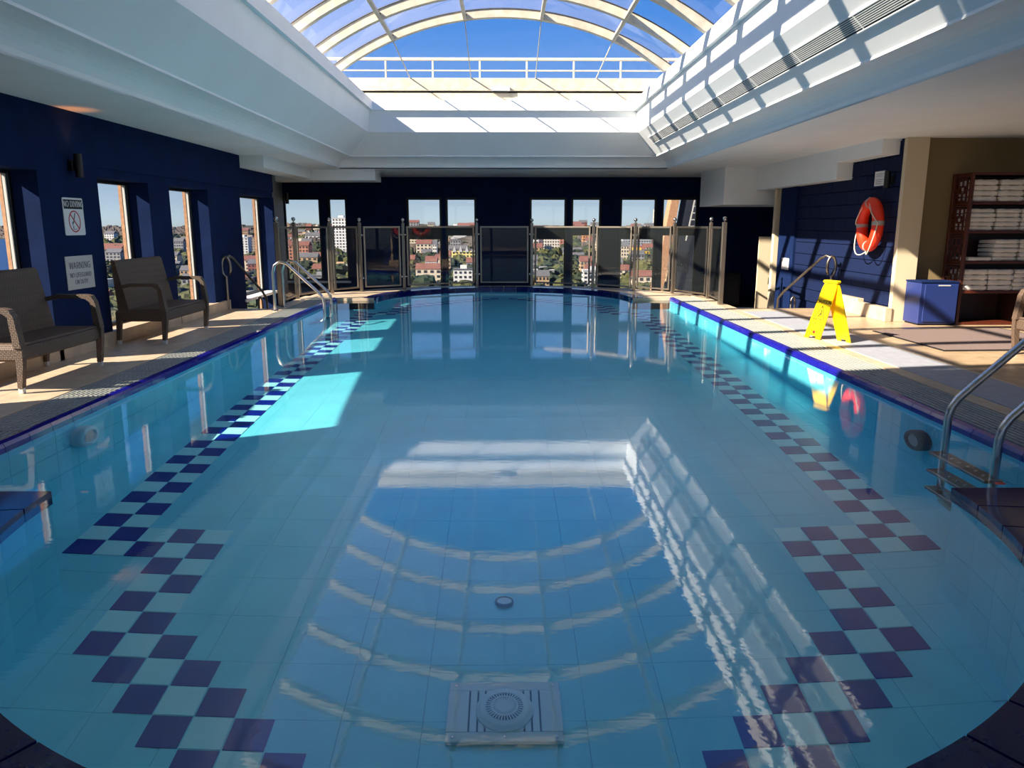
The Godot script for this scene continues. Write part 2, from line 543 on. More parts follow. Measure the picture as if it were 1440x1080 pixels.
	for k in 36:
		var t := TAU * k / 36.0
		var r := Vector3(cos(t), 0, sin(t))
		s.bar(r * 0.034 + Vector3(0, 0.038, 0), r * 0.084 + Vector3(0, 0.034, 0), 0.006, 0.006)
	obj("domed_grille", s, M.drain_white, d)
	s = Shape.new()
	s.lathe(PackedVector2Array([Vector2(0.09, 0.022), Vector2(0.0, 0.022)]), 32); obj("grille_well", s, M.drain_dark, d)  # flat disc under the grille, dark depth put into its colour
	s = Shape.new()
	for q in [[-0.22, 0.15], [0.22, 0.15], [-0.22, -0.15], [0.22, -0.15], [0.0, 0.15]]:
		s.lathe(PackedVector2Array([Vector2(0.006, 0.012), Vector2(0.005, 0.015), Vector2(0.0, 0.015)]), 10, Vector3(q[0], 0, q[1]))
	stuff(obj("screw", s, M.steel, d))
	# small round fitting further along the floor
	var d2 := thing("floor_inlet", "small round inlet ring on the pool floor beyond the square drain", "inlet", "", Vector3(0, floor_y(0, -3.83) + 0.006, -3.83))
	s = Shape.new()
	s.lathe(PackedVector2Array([Vector2(0.05, 0.0), Vector2(0.049, 0.008), Vector2(0.042, 0.010), Vector2(0.040, 0.004)]), 28)
	obj("ring", s, M.drain_dark, d2)
	s = Shape.new()
	s.lathe(PackedVector2Array([Vector2(0.040, 0.006), Vector2(0.0, 0.008)]), 28); obj("cap", s, M.drain_white, d2)
	# underwater lights: round lens in a drum housing
	for sd in [-1.0, 1.0]:
		var lt := thing("pool_light", "round grey underwater light drum on the %s" % ("left pool wall below the warning sign" if sd < 0 else "right pool wall beside the near ladder"), "pool light", "", Vector3(sd * 3.044, -0.185 if sd < 0 else -0.235, -5.36))
		var b := Basis(Vector3(0, 0, 1) * 1.0, Vector3(-sd, 0, 0), Vector3(0, 0.55, 0))
		s = Shape.new()
		s.lathe(PackedVector2Array([Vector2(0.13, 0.0), Vector2(0.13, 0.06), Vector2(0.12, 0.075), Vector2(0.085, 0.08), Vector2(0.075, 0.066)]), 36, Vector3.ZERO, b)
		obj("housing", s, M.drain_white if sd < 0 else M.grey_wall, lt)
		s = Shape.new()
		s.lathe(PackedVector2Array([Vector2(0.076, 0.066), Vector2(0.0, 0.074)]), 32, Vector3.ZERO, b)
		obj("lens", s, M.sign_grey, lt)
	# ladders
	ladder(1.0, [-4.62, -4.12], "stainless steel pool ladder rails by the near right edge with submerged treads")
	ladder(-1.0, [-11.9, -12.4], "pair of stainless steel grab rails curving into the far left of the pool")
	# water
	s = Shape.new()
	var idx := Geometry2D.triangulate_polygon(out)
	for i in range(0, idx.size(), 3):
		var p: Array = []
		for j in 3: p.append(Vector3(out[idx[i + j]].x, WATER, out[idx[i + j]].y))
		s.tri(p[0], p[1], p[2], Vector3.UP, Vector3.UP, Vector3.UP)
	var wt := obj("pool_water", s, M.water)
	wt.set_meta("kind", "structure"); wt.set_meta("label", "clear still blue water filling the swimming pool")

func floor_tile(t: Shape, x0: float, z0: float, w: float, gap: float, o: Vector3) -> void:
	var lift := 0.004 if w < 0.2 else 0.0
	var p: Array = []
	for q in [[0, 0], [1, 0], [1, 1], [0, 1]]:
		var x: float = x0 + (gap * 0.5 if q[0] == 0 else w - gap * 0.5)
		var z: float = z0 - (gap * 0.5 if q[1] == 0 else w - gap * 0.5)
		p.append(Vector3(x, floor_y(x, z) + lift, z) - o)
	t.face(p[0], p[1], p[2], p[3], Vector3.UP)
	for k in 4:
		var a: Vector3 = p[k]
		var b: Vector3 = p[(k + 1) % 4]
		var mid := (p[0] + p[2]) * 0.5 as Vector3
		t.face(a, b, b + Vector3(0, -0.010, 0), a + Vector3(0, -0.010, 0), (a + b) * 0.5 - mid)

# the checker bands: two columns down each side, a T and a stepped run round each bow; true = navy
func checker_cells() -> Dictionary:
	var want: Array = []
	for r in range(-24, 5):
		want.append([0, r]); want.append([1, r])
	for r in [3, 4]:
		for c in [2, 3, 4]: want.append([c, r])
	for r in [5, 6, 7, 8]:
		want.append([3, r]); want.append([4, r])
	for r in range(9, 18):
		for c in 3:
			if r - 6 + c < 14: want.append([r - 6 + c, r])
	var d := {}
	for w in want:
		var c: int = w[0]
		var r: int = w[1]
		var dark := (c + r) % 2 == 0
		for sd in [-1, 1]:
			for m in [0, 1]:
				var x0: float = -2.5875 + c * TILE if sd < 0 else 2.5875 - (c + 1) * TILE
				var z0 := -4.40 + (r - 4) * TILE + TILE
				if m == 1: z0 = -17.9 - z0 + TILE
				d[Vector2(x0, snappedf(z0, 0.0005))] = dark
	return d

func ladder(sd: float, zs: Array, label: String) -> void:
	var l := thing("pool_ladder", label, "ladder")
	for z in zs:
		var s := Shape.new()
		var c := Curve3D.new()
		var raw := [[3.53, 0.0], [3.53, 0.58], [3.50, 0.69], [3.42, 0.745], [3.31, 0.715], [3.2, 0.61], [2.9, 0.325], [2.82, 0.245], [2.785, 0.19], [2.77, 0.12], [2.77, -0.05], [2.77, -0.36], [2.79, -0.42], [2.85, -0.47], [3.03, -0.5]]
		if sd < 0: raw = raw.slice(0, 11) + [[2.775, -0.1], [2.8, -0.16], [2.86, -0.19], [3.03, -0.2]]
		var pts := PackedVector3Array()
		for p in raw: pts.append(Vector3(sd * p[0], p[1], z))
		s.tube(pts, 0.024, 16)
		obj("rail", s, M.steel, l)
		s = Shape.new()
		s.lathe(PackedVector2Array([Vector2(0.05, 0.0), Vector2(0.048, 0.012), Vector2(0.026, 0.022)]), 20, Vector3(sd * 3.53, 0.0, z))
		obj("base_flange", s, M.steel, l)
	if sd > 0:
		for k in 3:
			var s := Shape.new()
			var y := -0.105 - k * 0.115
			s.span(Vector3(2.69, y, zs[0] - 0.04), Vector3(2.80, y - 0.018, zs[1] + 0.04), 0.004)
			var t := obj("tread", s, M.brushed_steel, l)
			s = Shape.new()
			for q in 6: s.lathe(PackedVector2Array([Vector2(0.011, 0.0), Vector2(0.009, 0.004), Vector2(0.0, 0.005)]), 10, Vector3(2.745, y, zs[0] + 0.05 + q * 0.08))
			stuff(obj("grip_stud", s, M.steel, t))

# ================================================================ decks
func decks() -> void:
	for sd in [-1.0, 1.0]:
		var side := "left" if sd < 0 else "right"
		# drain channel and its grating panels
		var gout := 3.45 if sd < 0 else 3.50
		var s := Shape.new()
		s.span(Vector3(sd * 3.10, -0.010, -3.8), Vector3(sd * (gout + 0.01), -0.4, -14.1))
		struct("trim_1" if sd < 0 else "trim_2", s, M.channel_dark, "grey overflow channel bed under the white grating on the %s" % side)
		var proto: Node3D = null
		for k in 10:
			var z: float = -3.8 - k * 1.03
			if proto == null:
				proto = thing("overflow_grate", "white slatted grating panel along the %s pool edge, nearest the camera" % side, "grating", "grating panels along the %s edge of the pool" % side, Vector3(0, 0, z))
				var w: float = gout - 3.105
				s = Shape.new()
				for q in 9:
					var x: float = sd * (3.115 + w * (q + 0.5) / 9.3)
					s.span(Vector3(x - 0.0105, -0.012, 0), Vector3(x + 0.0105, 0.0, -1.02), 0.003)
				stuff(obj("slat", s, M.grate_white, proto))
				s = Shape.new()
				for q in 13: s.span(Vector3(sd * 3.108, -0.012, -0.02 - q * 0.08), Vector3(sd * (gout - 0.002), -0.008 if sd > 0 else -0.002, -0.034 - q * 0.08))
				stuff(obj("cross_rib", s, M.grate_white, proto))
			else:
				var c := copy(proto, "overflow_grate", "white slatted grating panel along the %s pool edge, %s from the near end" % [side, ["first", "second", "third", "fourth", "fifth", "sixth", "seventh", "eighth", "ninth", "last"][k]], proto.get_meta("group"))
				c.position.z = z
	# left deck slab and tiles
	var sl := Shape.new()
	sl.span(Vector3(-4.8, -0.008, -12.2), Vector3(-3.46, -0.55, 2.6))
	var fl := struct("floor", sl, M.grout, "beige tiled pool deck on the left under the windows")
	for i in 2:
		for j in 22:
			var t := Shape.new()
			var x0 := -3.462 - i * 0.44
			var z0 := -12.2 + j * 0.6
			t.span(Vector3(x0, -0.02, z0 + 0.0015), Vector3(x0 - (0.438 if i == 0 else 0.45), 0.0, z0 + 0.5985), 0.0015)
			obj("tile", t, M.beige_tile, fl)
	# right deck
	sl = Shape.new()
	sl.span(Vector3(3.51, -0.008, -12.16), Vector3(9.2, -0.55, 2.6))
	var fr := struct("floor", sl, M.grout, "tan tiled pool deck on the right by the towel shelves")
	for j in 24:
		var t := Shape.new()
		t.span(Vector3(3.512, -0.02, -12.16 + j * 0.6 + 0.0015), Vector3(3.652, 0.0, -11.5615 + j * 0.6), 0.0015)
		obj("tile", t, M.beige_tile, fr)
	for i in 9:
		for j in 16:
			var t := Shape.new()
			t.span(Vector3(3.655 + i * 0.6, -0.02, -12.16 + j * 0.6 + 0.0015), Vector3(4.2535 + i * 0.6, 0.0, -11.5615 + j * 0.6), 0.0015)
			obj("tile", t, M.beige_tile if i == 0 else M.tan_tile, fr)
	# pale landing strips by the far bow
	sl = Shape.new()
	sl.span(Vector3(3.51, -0.5, -12.16), Vector3(3.72, 0.0, -14.4)); sl.span(Vector3(-3.46, -0.5, -12.2), Vector3(-3.70, 0.0, -14.4))
	struct("trim_3", sl, M.beige_tile, "narrow beige strips beside the gratings at the far end of the pool")
	# white walkway mat
	var s3 := Shape.new()
	s3.span(Vector3(3.66, 0.0, -11.7), Vector3(4.20, 0.006, 1.0), 0.003)
	tag(obj("walkway_mat", s3, M.mat_white), "long white rubber walkway mat lying along the right pool deck", "mat")
	# lower floor round the far end, reached by steps at both corners
	sl = Shape.new()
	sl.span(Vector3(-4.6, -0.6, -12.2), Vector3(9.2, -0.9, -19.4)); sl.span(Vector3(-5.5, -0.6, -17.0), Vector3(-4.6, -0.9, -19.4))
	struct("floor", sl, M.charcoal_tone, "dark lower floor behind the glass fence")
	for sd in [-1.0, 1.0]:
		sl = Shape.new()
		for k in 3:
			sl.span(Vector3(sd * 3.72, -0.6, -12.2 - k * 0.28), Vector3(sd * (4.34 if sd < 0 else 5.28), -0.15 - k * 0.15, -12.48 - k * 0.28), 0.004)
		struct("trim_4" if sd < 0 else "trim_5", sl, M.beige_tile, "short flight of steps down at the far %s corner" % ("left" if sd < 0 else "right"))

# ================================================================ roof
func sweep(prof: PackedVector2Array, x: float, z0: float, z1: float) -> Shape:
	# profile (inward offset, height) carried round the rectangle and mitred
	var s := Shape.new()
	var c := Vector3(0, 3.0, (z0 + z1) * 0.5)
	for i in prof.size() - 1:
		var p := prof[i]
		var q := prof[i + 1]
		var a: Array = []
		var b: Array = []
		for k in 4:
			var sx: float = [-1.0, 1.0, 1.0, -1.0][k]
			var zz: float = [z0, z0, z1, z1][k]
			var sz: float = [-1.0, -1.0, 1.0, 1.0][k]
			a.append(Vector3(sx * (x - p.x), p.y, zz + sz * p.x)); b.append(Vector3(sx * (x - q.x), q.y, zz + sz * q.x))
		for k in 4:
			var l := (k + 1) % 4
			s.face(a[k], a[l], b[l], b[k], c - (a[k] + a[l]) * 0.5 + Vector3(0, -1.0, 0))
	return s

func roof() -> void:
	var zl := -3.67
	var zf := -16.3
	# flat ceiling round the opening
	var s := Shape.new()
	s.span(Vector3(-5.5, 2.42, 2.8), Vector3(-3.35, 2.7, -19.4))
	s.span(Vector3(3.35, 2.42, 2.8), Vector3(9.4, 2.7, -20.0))
	s.span(Vector3(-3.35, 2.42, 2.8), Vector3(3.35, 2.7, zl))
	s.span(Vector3(-3.35, 2.42, zf), Vector3(3.35, 2.7, -20.0))
	struct("ceiling", s, M.white_paint, "flat white ceiling round the skylight opening")
	# coffer: cove, sloped face, fascia, curb
	var cove := PackedVector2Array([Vector2(0, 2.42)])
	for k in 9:
		var t := PI * 0.5 * k / 8.0
		cove.append(Vector2(0.30 - 0.30 * cos(t), 2.44 + 0.20 * sin(t)))
	cove.append(Vector2(0.30, 2.632)); cove.append(Vector2(0.31, 2.632))
	struct("trim_6", sweep(cove, 3.35, zl, zf), M.white_paint, "curved white cove at the foot of the skylight recess")
	struct("trim_7", sweep(PackedVector2Array([Vector2(0.31, 2.632), Vector2(0.31, 2.655), Vector2(0.73, 3.055)]), 3.35, zl, zf), M.white_paint, "sloping white face of the skylight recess")
	struct("trim_8", sweep(PackedVector2Array([Vector2(0.73, 3.055), Vector2(0.79, 3.44), Vector2(0.85, 3.44), Vector2(0.85, 3.62), Vector2(0.15, 3.62), Vector2(0.15, 2.69)]), 3.35, zl, zf), M.white_paint, "upright white fascia and curb under the glass roof")
	# long slotted air grille on the right-hand slope
	var b := Basis(Vector3(0, 0, 1), Vector3(-0.42, 0.40, 0).normalized(), Vector3(-0.40, -0.42, 0).normalized())
	var g := thing("air_grille", "long white linear air grille on the sunlit sloping recess face", "air grille", "", Vector3(3.04 - 0.42 * 0.54, 2.655 + 0.40 * 0.54, -15.2))
	g.basis = b
	s = Shape.new()
	s.span(Vector3(0, 0.068, 0.0), Vector3(10.6, 0.082, 0.014), 0.003); s.span(Vector3(0, -0.068, 0.0), Vector3(10.6, -0.082, 0.014), 0.003)
	s.span(Vector3(0, -0.07, 0.0), Vector3(0.014, 0.07, 0.014), 0.003); s.span(Vector3(10.586, -0.07, 0.0), Vector3(10.6, 0.07, 0.014), 0.003)
	obj("frame", s, M.white_paint, g)
	s = Shape.new()
	s.span(Vector3(0.01, -0.068, 0.001), Vector3(10.59, 0.068, 0.003)); obj("backing", s, M.print_black, g)
	for k in 7:
		s = Shape.new()
		s.span(Vector3(0.01, -0.051 + k * 0.017, 0.003), Vector3(10.59, -0.0445 + k * 0.017, 0.013)); obj("slat", s, M.white_paint, g)
	s = Shape.new()
	for k in 8: s.span(Vector3(1.3 * k + 0.9, -0.068, 0.004), Vector3(1.3 * k + 0.907, 0.068, 0.0135))
	stuff(obj("cross_bar", s, M.white_paint, g))
	# far parapet behind the curb, with its joint
	s = Shape.new()
	s.span(Vector3(-3.2, 3.60, -15.62), Vector3(3.2, 3.78, -15.9), 0.004); s.span(Vector3(-3.2, 3.78, -15.68), Vector3(3.2, 3.82, -15.9)); s.span(Vector3(-3.2, 3.82, -15.60), Vector3(3.2, 4.05, -15.9), 0.006)
	struct("trim_9", s, M.cream_steel, "cream parapet beam across the far end of the skylight")
	s = Shape.new()
	s.span(Vector3(-3.2, 3.775, -15.655), Vector3(3.2, 3.825, -15.685)); struct("trim_10", s, M.rubber, "dark joint along the far parapet beam")
	var nb := thing("motor_box", "small white fitting box on the dark joint of the far parapet", "fitting", "", Vector3(-0.05, 3.83, -15.6))
	s = Shape.new()
	s.span(Vector3(-0.18, -0.02, 0.0), Vector3(0.18, 0.06, 0.05), 0.008); obj("case", s, M.sign_white, nb)
	s = Shape.new()
	s.span(Vector3(-0.15, -0.045, 0.005), Vector3(0.15, -0.02, 0.04), 0.004); obj("clamp", s, M.frame_dark, nb)
	# barrel vault
	var vault := Node3D.new()
	named(vault, "roof_vault", self)
	vault.set_meta("kind", "structure"); vault.set_meta("label", "cream steel barrel vault glazed with tinted panes")
	var rad := 4.69
	var yc := 4.57 - rad
	var amax := asin(2.65 / rad) + 0.035
	var cuts: Array = [-amax, -0.39, -0.132, 0.132, 0.39, amax]
	var zr: Array = []
	for k in 8: zr.append(-13.35 + 1.3 * k)
	for z in zr:
		s = Shape.new()
		for k in 36:
			var a0 := lerpf(-amax, amax, k / 36.0)
			var a1 := lerpf(-amax, amax, (k + 1) / 36.0)
			for q in [[0.0, 0.13, 0.11], [0.018, 0.14, 0.03]]:
				var p: Array = []
				for a in [a0, a1]:
					var d := Vector3(sin(a), cos(a), 0)
					var o := Vector3(0, yc, z)
					p.append(o + d * (rad + (q[0] if q[2] > 0.1 else 0.0)) + Vector3(0, 0, q[2] * 0.5 + (0.04 if q[2] < 0.1 else 0.0)))
					p.append(o + d * (rad + q[1]) + Vector3(0, 0, q[2] * 0.5 + (0.04 if q[2] < 0.1 else 0.0)))
					p.append(o + d * (rad + q[1]) + Vector3(0, 0, -q[2] * 0.5))
					p.append(o + d * (rad + (q[0] if q[2] > 0.1 else 0.0)) + Vector3(0, 0, -q[2] * 0.5))
				if q[2] < 0.1: continue
				var up := Vector3(sin(a0), cos(a0), 0)
				s.face(p[0], p[4], p[5], p[1], Vector3.BACK); s.face(p[3], p[7], p[6], p[2], Vector3.FORWARD)
				s.face(p[0], p[4], p[7], p[3], -up); s.face(p[1], p[5], p[6], p[2], up)
		obj("rib", s, M.cream_steel, vault)
		# dark glazing gasket along the rib's crown
		s = Shape.new()
		for e in [-0.062, 0.062]:
			var pts := PackedVector3Array()
			for k in 41:
				var a := lerpf(-amax, amax, k / 40.0)
				pts.append(Vector3(sin(a) * (rad + 0.128), yc + cos(a) * (rad + 0.128), z + e))
			s.tube(pts, 0.008, 6)
		obj("gasket", s, M.brown_cabinet, vault)
	for i in range(1, 5):
		s = Shape.new()
		var a: float = cuts[i]
		var d := Vector3(sin(a), cos(a), 0)
		s.bar(Vector3(0, yc, zr[0] - 0.05) + d * (rad + 0.055), Vector3(0, yc, zr[7] + 0.05) + d * (rad + 0.055), 0.055, 0.11, d, 0.006)
		var pu := obj("purlin", s, M.cream_steel, vault)
		s = Shape.new()
		for z in zr:
			for e in [-0.09, 0.09]: s.lathe(PackedVector2Array([Vector2(0.014, 0), Vector2(0.012, 0.012), Vector2(0, 0.013)]), 8, Vector3(0, yc, z + e) + d * (rad + 0.055) + Vector3(d.y, -d.x, 0) * 0.0275, Basis(d, Vector3(d.y, -d.x, 0), Vector3(0, 0, -1)))
		stuff(obj("bolt", s, M.frame_dark, pu))
	for j in 7:
		for i in 5:
			s = Shape.new()
			for k in 6:
				var a0: float = lerpf(cuts[i], cuts[i + 1], k / 6.0)
				var a1: float = lerpf(cuts[i], cuts[i + 1], (k + 1) / 6.0)
				var r := rad + 0.125
				s.face(Vector3(sin(a0) * r, yc + cos(a0) * r, zr[j]), Vector3(sin(a1) * r, yc + cos(a1) * r, zr[j]), Vector3(sin(a1) * r, yc + cos(a1) * r, zr[j + 1]), Vector3(sin(a0) * r, yc + cos(a0) * r, zr[j + 1]), Vector3(sin(a0), cos(a0), 0))
			obj("pane", s, M.clear_glass if (i == 4 and j == 1) else M.roof_glass, vault)
	# sloping clear end between the last rib and the parapet
	for i in 5:
		s = Shape.new()
		var p0 := Vector3(sin(cuts[i]) * rad, yc + cos(cuts[i]) * rad, zr[0] - 0.03)
		var p1 := Vector3(sin(cuts[i + 1]) * rad, yc + cos(cuts[i + 1]) * rad, zr[0] - 0.03)
		for k in 5:
			var a0: float = lerpf(cuts[i], cuts[i + 1], k / 5.0)
			var a1: float = lerpf(cuts[i], cuts[i + 1], (k + 1) / 5.0)
			var q0 := Vector3(sin(a0) * rad, yc + cos(a0) * rad, zr[0] - 0.03)
			var q1 := Vector3(sin(a1) * rad, yc + cos(a1) * rad, zr[0] - 0.03)
			s.face(q0, q1, Vector3(q1.x * 1.0, 4.05, -15.62), Vector3(q0.x * 1.0, 4.05, -15.62), Vector3.UP)
		obj("pane", s, M.clear_glass, vault)
		if i > 0:
			s = Shape.new()
			s.bar(p0, Vector3(p0.x, 4.05, -15.62), 0.014, 0.02, Vector3.UP)
			obj("glazing_bar", s, M.cream_steel, vault)
	# near end of the vault closed by a panel
	s = Shape.new()
	var poly := PackedVector2Array()
	for k in 25:
		var a := lerpf(-amax, amax, k / 24.0)
		poly.append(Vector2(sin(a) * rad, yc + cos(a) * rad))
	s.slab(poly, 0.05, Vector3(0, 0, zr[7] + 0.06), Basis(Vector3.RIGHT, Vector3.UP, Vector3.BACK))
	obj("end_panel", s, M.cream_steel, vault)
	# guard rail on the roof beyond
	var gr := thing("roof_guardrail", "white two-rail guardrail on the roof beyond the skylight", "guardrail", "", Vector3(0, 4.45, -18.6))
	s = Shape.new()
	s.span(Vector3(-7, 0.50, -0.03), Vector3(7, 0.56, 0.03), 0.005); obj("top_rail", s, M.cream_steel, gr)
	s = Shape.new()
	s.span(Vector3(-7, 0.27, -0.015), Vector3(7, 0.30, 0.015), 0.004); obj("middle_rail", s, M.cream_steel, gr)
	for k in 14:
		s = Shape.new()
		s.span(Vector3(-6.95 + k * 1.07 - 0.02, -0.4, -0.02), Vector3(-6.95 + k * 1.07 + 0.02, 0.5, 0.02), 0.004); obj("post", s, M.cream_steel, gr)
	s = Shape.new()
	s.span(Vector3(-7.5, 3.2, -16.5), Vector3(7.5, 4.06, -19.5)); struct("trim_11", s, M.cream_steel, "flat roof beyond the skylight")
	# bulkheads at the far corners
	s = Shape.new()
	s.span(Vector3(4.4, 1.69, -15.75), Vector3(6.6, 2.43, -17.65), 0.004); struct("trim_12", s, M.white_paint, "boxed white bulkhead at the far right corner")
	s = Shape.new()
	s.span(Vector3(5.05, 1.97, -12.0), Vector3(5.31, 2.43, -15.75), 0.004); s.span(Vector3(5.05, 2.22, -10.62), Vector3(5.31, 2.43, -12.0), 0.004)
	struct("trim_13", s, M.white_paint, "stepped white bulkhead along the right-hand wall")
	s = Shape.new()
	s.span(Vector3(-4.36, 2.22, -13.2), Vector3(-3.95, 2.43, -16.4), 0.004); s.span(Vector3(-5.2, 2.20, -16.5), Vector3(-2.66, 2.43, -17.3), 0.004)
	struct("trim_14", s, M.white_paint, "stepped white bulkhead at the far left corner")
	var sp := thing("sprinkler", "small white sprinkler head under the far left bulkhead", "sprinkler", "", Vector3(-3.95, 2.20, -16.55))
	s = Shape.new()
	s.lathe(PackedVector2Array([Vector2(0.03, 0), Vector2(0.028, -0.01), Vector2(0.012, -0.015), Vector2(0.012, -0.035), Vector2(0.025, -0.037), Vector2(0, -0.04)]), 14); obj("head", s, M.cap_white, sp)

# ================================================================ walls and windows
func window(n: int, parent_label: String, a: Vector3, b: Vector3, along: Vector3, outward: Vector3, transom: Array) -> void:
	# rectangular unit between corners a and b in the plane at right angles to outward
	var w := Node3D.new()
	named(w, "window_%d" % n, self)
	w.set_meta("kind", "structure"); w.set_meta("label", parent_label)
	var h := b.y - a.y
	var l: float = absf((b - a).dot(along))
	var t := 0.055 if n >= 10 else 0.035
	var s := Shape.new()
	var o := a
	var up := Vector3.UP
	for q in [[0.0, 0.0, t, h], [l - t, 0.0, l, h], [t, 0.0, l - t, t], [t, h - t, l - t, h]]:
		s.box(o + along * ((q[0] + q[2]) * 0.5) + up * ((q[1] + q[3]) * 0.5), Vector3(q[2] - q[0], q[3] - q[1], 0.07), 0.004, Basis(along, up, along.cross(up)))
	obj("frame", s, M.frame_dark, w)
	s = Shape.new()
	s.box(o + along * (l * 0.5) + up * (h * 0.5), Vector3(l - t * 2.0, h - t * 2.0, 0.006), 0.0, Basis(along, up, along.cross(up)))
	obj("pane", s, M.tinted_glass if n >= 10 else M.window_glass, w)
	for ty in transom:
		s = Shape.new()
		s.box(o + along * (l * 0.5) + up * (ty[0] - a.y), Vector3(l - t * 2.0, ty[1], 0.06), 0.004, Basis(along, up, along.cross(up)))
		obj("transom", s, M.frame_dark, w)

func walls() -> void:
	var s := Shape.new()
	# ---- left wall: [z near, z far] of each opening
	var op: Array = [[2.2, 1.0], [-0.2, -1.6], [-5.15, -7.46], [-8.55, -9.75], [-10.35, -11.68], [-13.09, -14.88]]  # first two openings out of view, letting daylight in near the camera
	var zprev := 3.0
	for k in op.size():
		s.span(Vector3(-4.35, -0.6, zprev), Vector3(-4.64, 1.80, op[k][0]))
		zprev = op[k][1]
	s.span(Vector3(-4.35, -0.6, -14.88), Vector3(-4.64, 1.80, -15.0))
	s.span(Vector3(-4.35, 1.90, 3.0), Vector3(-4.64, 2.42, -15.0))
	s.span(Vector3(-4.37, 1.80, -8.55), Vector3(-4.64, 1.90, -15.0)); s.span(Vector3(-4.35, 1.80, 3.0), Vector3(-4.64, 1.90, -8.55))
	struct("wall_left", s, M.navy_paint, "dark navy painted wall with window bays on the left")
	s = Shape.new()
	s.span(Vector3(-4.30, 0.0, -8.56), Vector3(-4.345, 0.145, -7.40), 0.003)
	for k in op.size() - 1: s.span(Vector3(-4.315 if k != 2 else -4.30, -0.02, op[k][0] + (0.02 if k != 3 else 0.0)), Vector3(-4.80, 0.14, op[k][1] - (0.6 if k == 3 else 0.02)), 0.003)
	s.span(Vector3(-4.30, 0.0, -10.3), Vector3(-4.345, 0.145, -12.18), 0.003)
	struct("baseboard_left", s, M.beige_tile, "low beige tiled plinth along the foot of the left wall")
	s = Shape.new()
	s.span(Vector3(-4.33, 0.02, -13.0), Vector3(-4.80, 0.065, -14.95), 0.004)
	struct("trim_15", s, M.sign_white, "white sill under the last left window")
	# stone jambs outside
	s = Shape.new()
	for k in op.size():
		s.span(Vector3(-4.66, -0.6, op[k][1] + 0.0), Vector3(-4.72, 2.3, op[k][1] - 0.12))
	for k in op.size() - 1: s.span(Vector3(-4.66, -0.6, op[k][1] - 0.12), Vector3(-4.72, 2.3, op[k + 1][0] + 0.0))
	struct("trim_16", s, M.sandstone, "sunlit sandstone jambs outside the left windows")
	var names: Array = ["", "", "window bay nearest the camera beside the first wicker seat", "window behind the second wicker seat", "second window past the second wicker seat", "last left window by the far handrail"]
	for k in op.size():
		var bot := 0.14 if k < 5 else 0.065
		window(k + 1, names[k] if names[k] else "unseen left wall window behind the camera", Vector3(-4.63, bot, op[k][0]), Vector3(-4.63, 1.80, op[k][1]), Vector3(0, 0, -1), Vector3(-1, 0, 0), [])
		s = Shape.new()
		s.span(Vector3(-4.645, bot, op[k][1] + 0.036), Vector3(-4.615, 1.80, op[k][1] + 0.052), 0.002)
		struct("trim_%d" % (20 + k), s, M.frame_white, "white glazing bead on a left window")
	# ---- splayed pier at the far left corner
	s = Shape.new()
	var d := Vector3(-0.95, 0, -4.2).normalized()
	s.box(Vector3(-4.36, 0.92, -15.0) + d * 2.15 + Vector3(-0.13, 0, 0), Vector3(0.2, 3.05, 4.3), 0.0, Basis(Vector3.UP.cross(d), Vector3.UP, d))
	struct("wall_far_left", s, M.grey_wall, "grey splayed pier at the far left corner")
	# ---- far wall
	s = Shape.new()
	var fo: Array = [[-5.34, -4.43], [-4.26, -3.79], [-2.36, -1.50], [-1.41, -0.655], [0.632, 1.54], [1.644, 2.388], [2.835, 3.739], [3.854, 4.746]]
	var xprev := -5.5
	for k in fo.size():
		s.span(Vector3(xprev, -0.6, -19.12), Vector3(fo[k][0], 1.945, -19.4))
		xprev = fo[k][1]
	s.span(Vector3(xprev, -0.6, -19.12), Vector3(9.2, 1.945, -19.4))
	s.span(Vector3(-5.5, 1.945, -19.12), Vector3(9.2, 2.42, -19.4))
	s.span(Vector3(-5.34, -0.6, -19.12), Vector3(-3.79, -0.06, -19.4))
	struct("wall_far", s, M.navy_paint, "dark navy painted wall with tall windows at the far end")
	# navy lower pier that catches the sun between far windows
	s = Shape.new()
	s.span(Vector3(-3.785, -0.6, -19.06), Vector3(-2.45, 1.9, -19.125)); s.span(Vector3(-0.64, -0.6, -19.06), Vector3(0.62, 1.9, -19.125)); s.span(Vector3(2.40, -0.6, -19.06), Vector3(2.82, 1.9, -19.125))
	struct("trim_17", s, M.navy_paint, "navy piers between the far windows")
	s = Shape.new()
	s.span(Vector3(-5.34, -0.10, -18.98), Vector3(-3.75, -0.055, -19.3), 0.004); struct("trim_18", s, M.sign_white, "white sill under the far left windows")
	var where: Array = ["wide far window in the left corner", "narrow far window beside the left corner", "left leaf of the far window pair left of centre", "right leaf of the far window pair left of centre", "left leaf of the far window pair right of centre", "right leaf of the far window pair right of centre", "left leaf of the far right window pair", "right leaf of the far right window pair"]
	for k in fo.size():
		var doors := k >= 2
		var tr: Array = []
		if doors: tr = [[1.10 if k % 2 == 0 else 1.15, 0.30 if k % 2 == 0 else 0.22]]
		window(10 + k, where[k], Vector3(fo[k][0], -0.06 if not doors else -0.6, -19.2), Vector3(fo[k][1], 1.945, -19.2), Vector3.RIGHT, Vector3.FORWARD, tr)
	# balcony rail seen low outside
	# ---- right side: block wall, pilaster, back wall of the towel corner
	s = Shape.new()
	s.span(Vector3(5.32, -0.6, -10.50), Vector3(5.6, 2.42, -15.0))
	var rw := struct("wall_right", s, M.block_paint, "navy painted blockwork wall behind the lifebuoy")
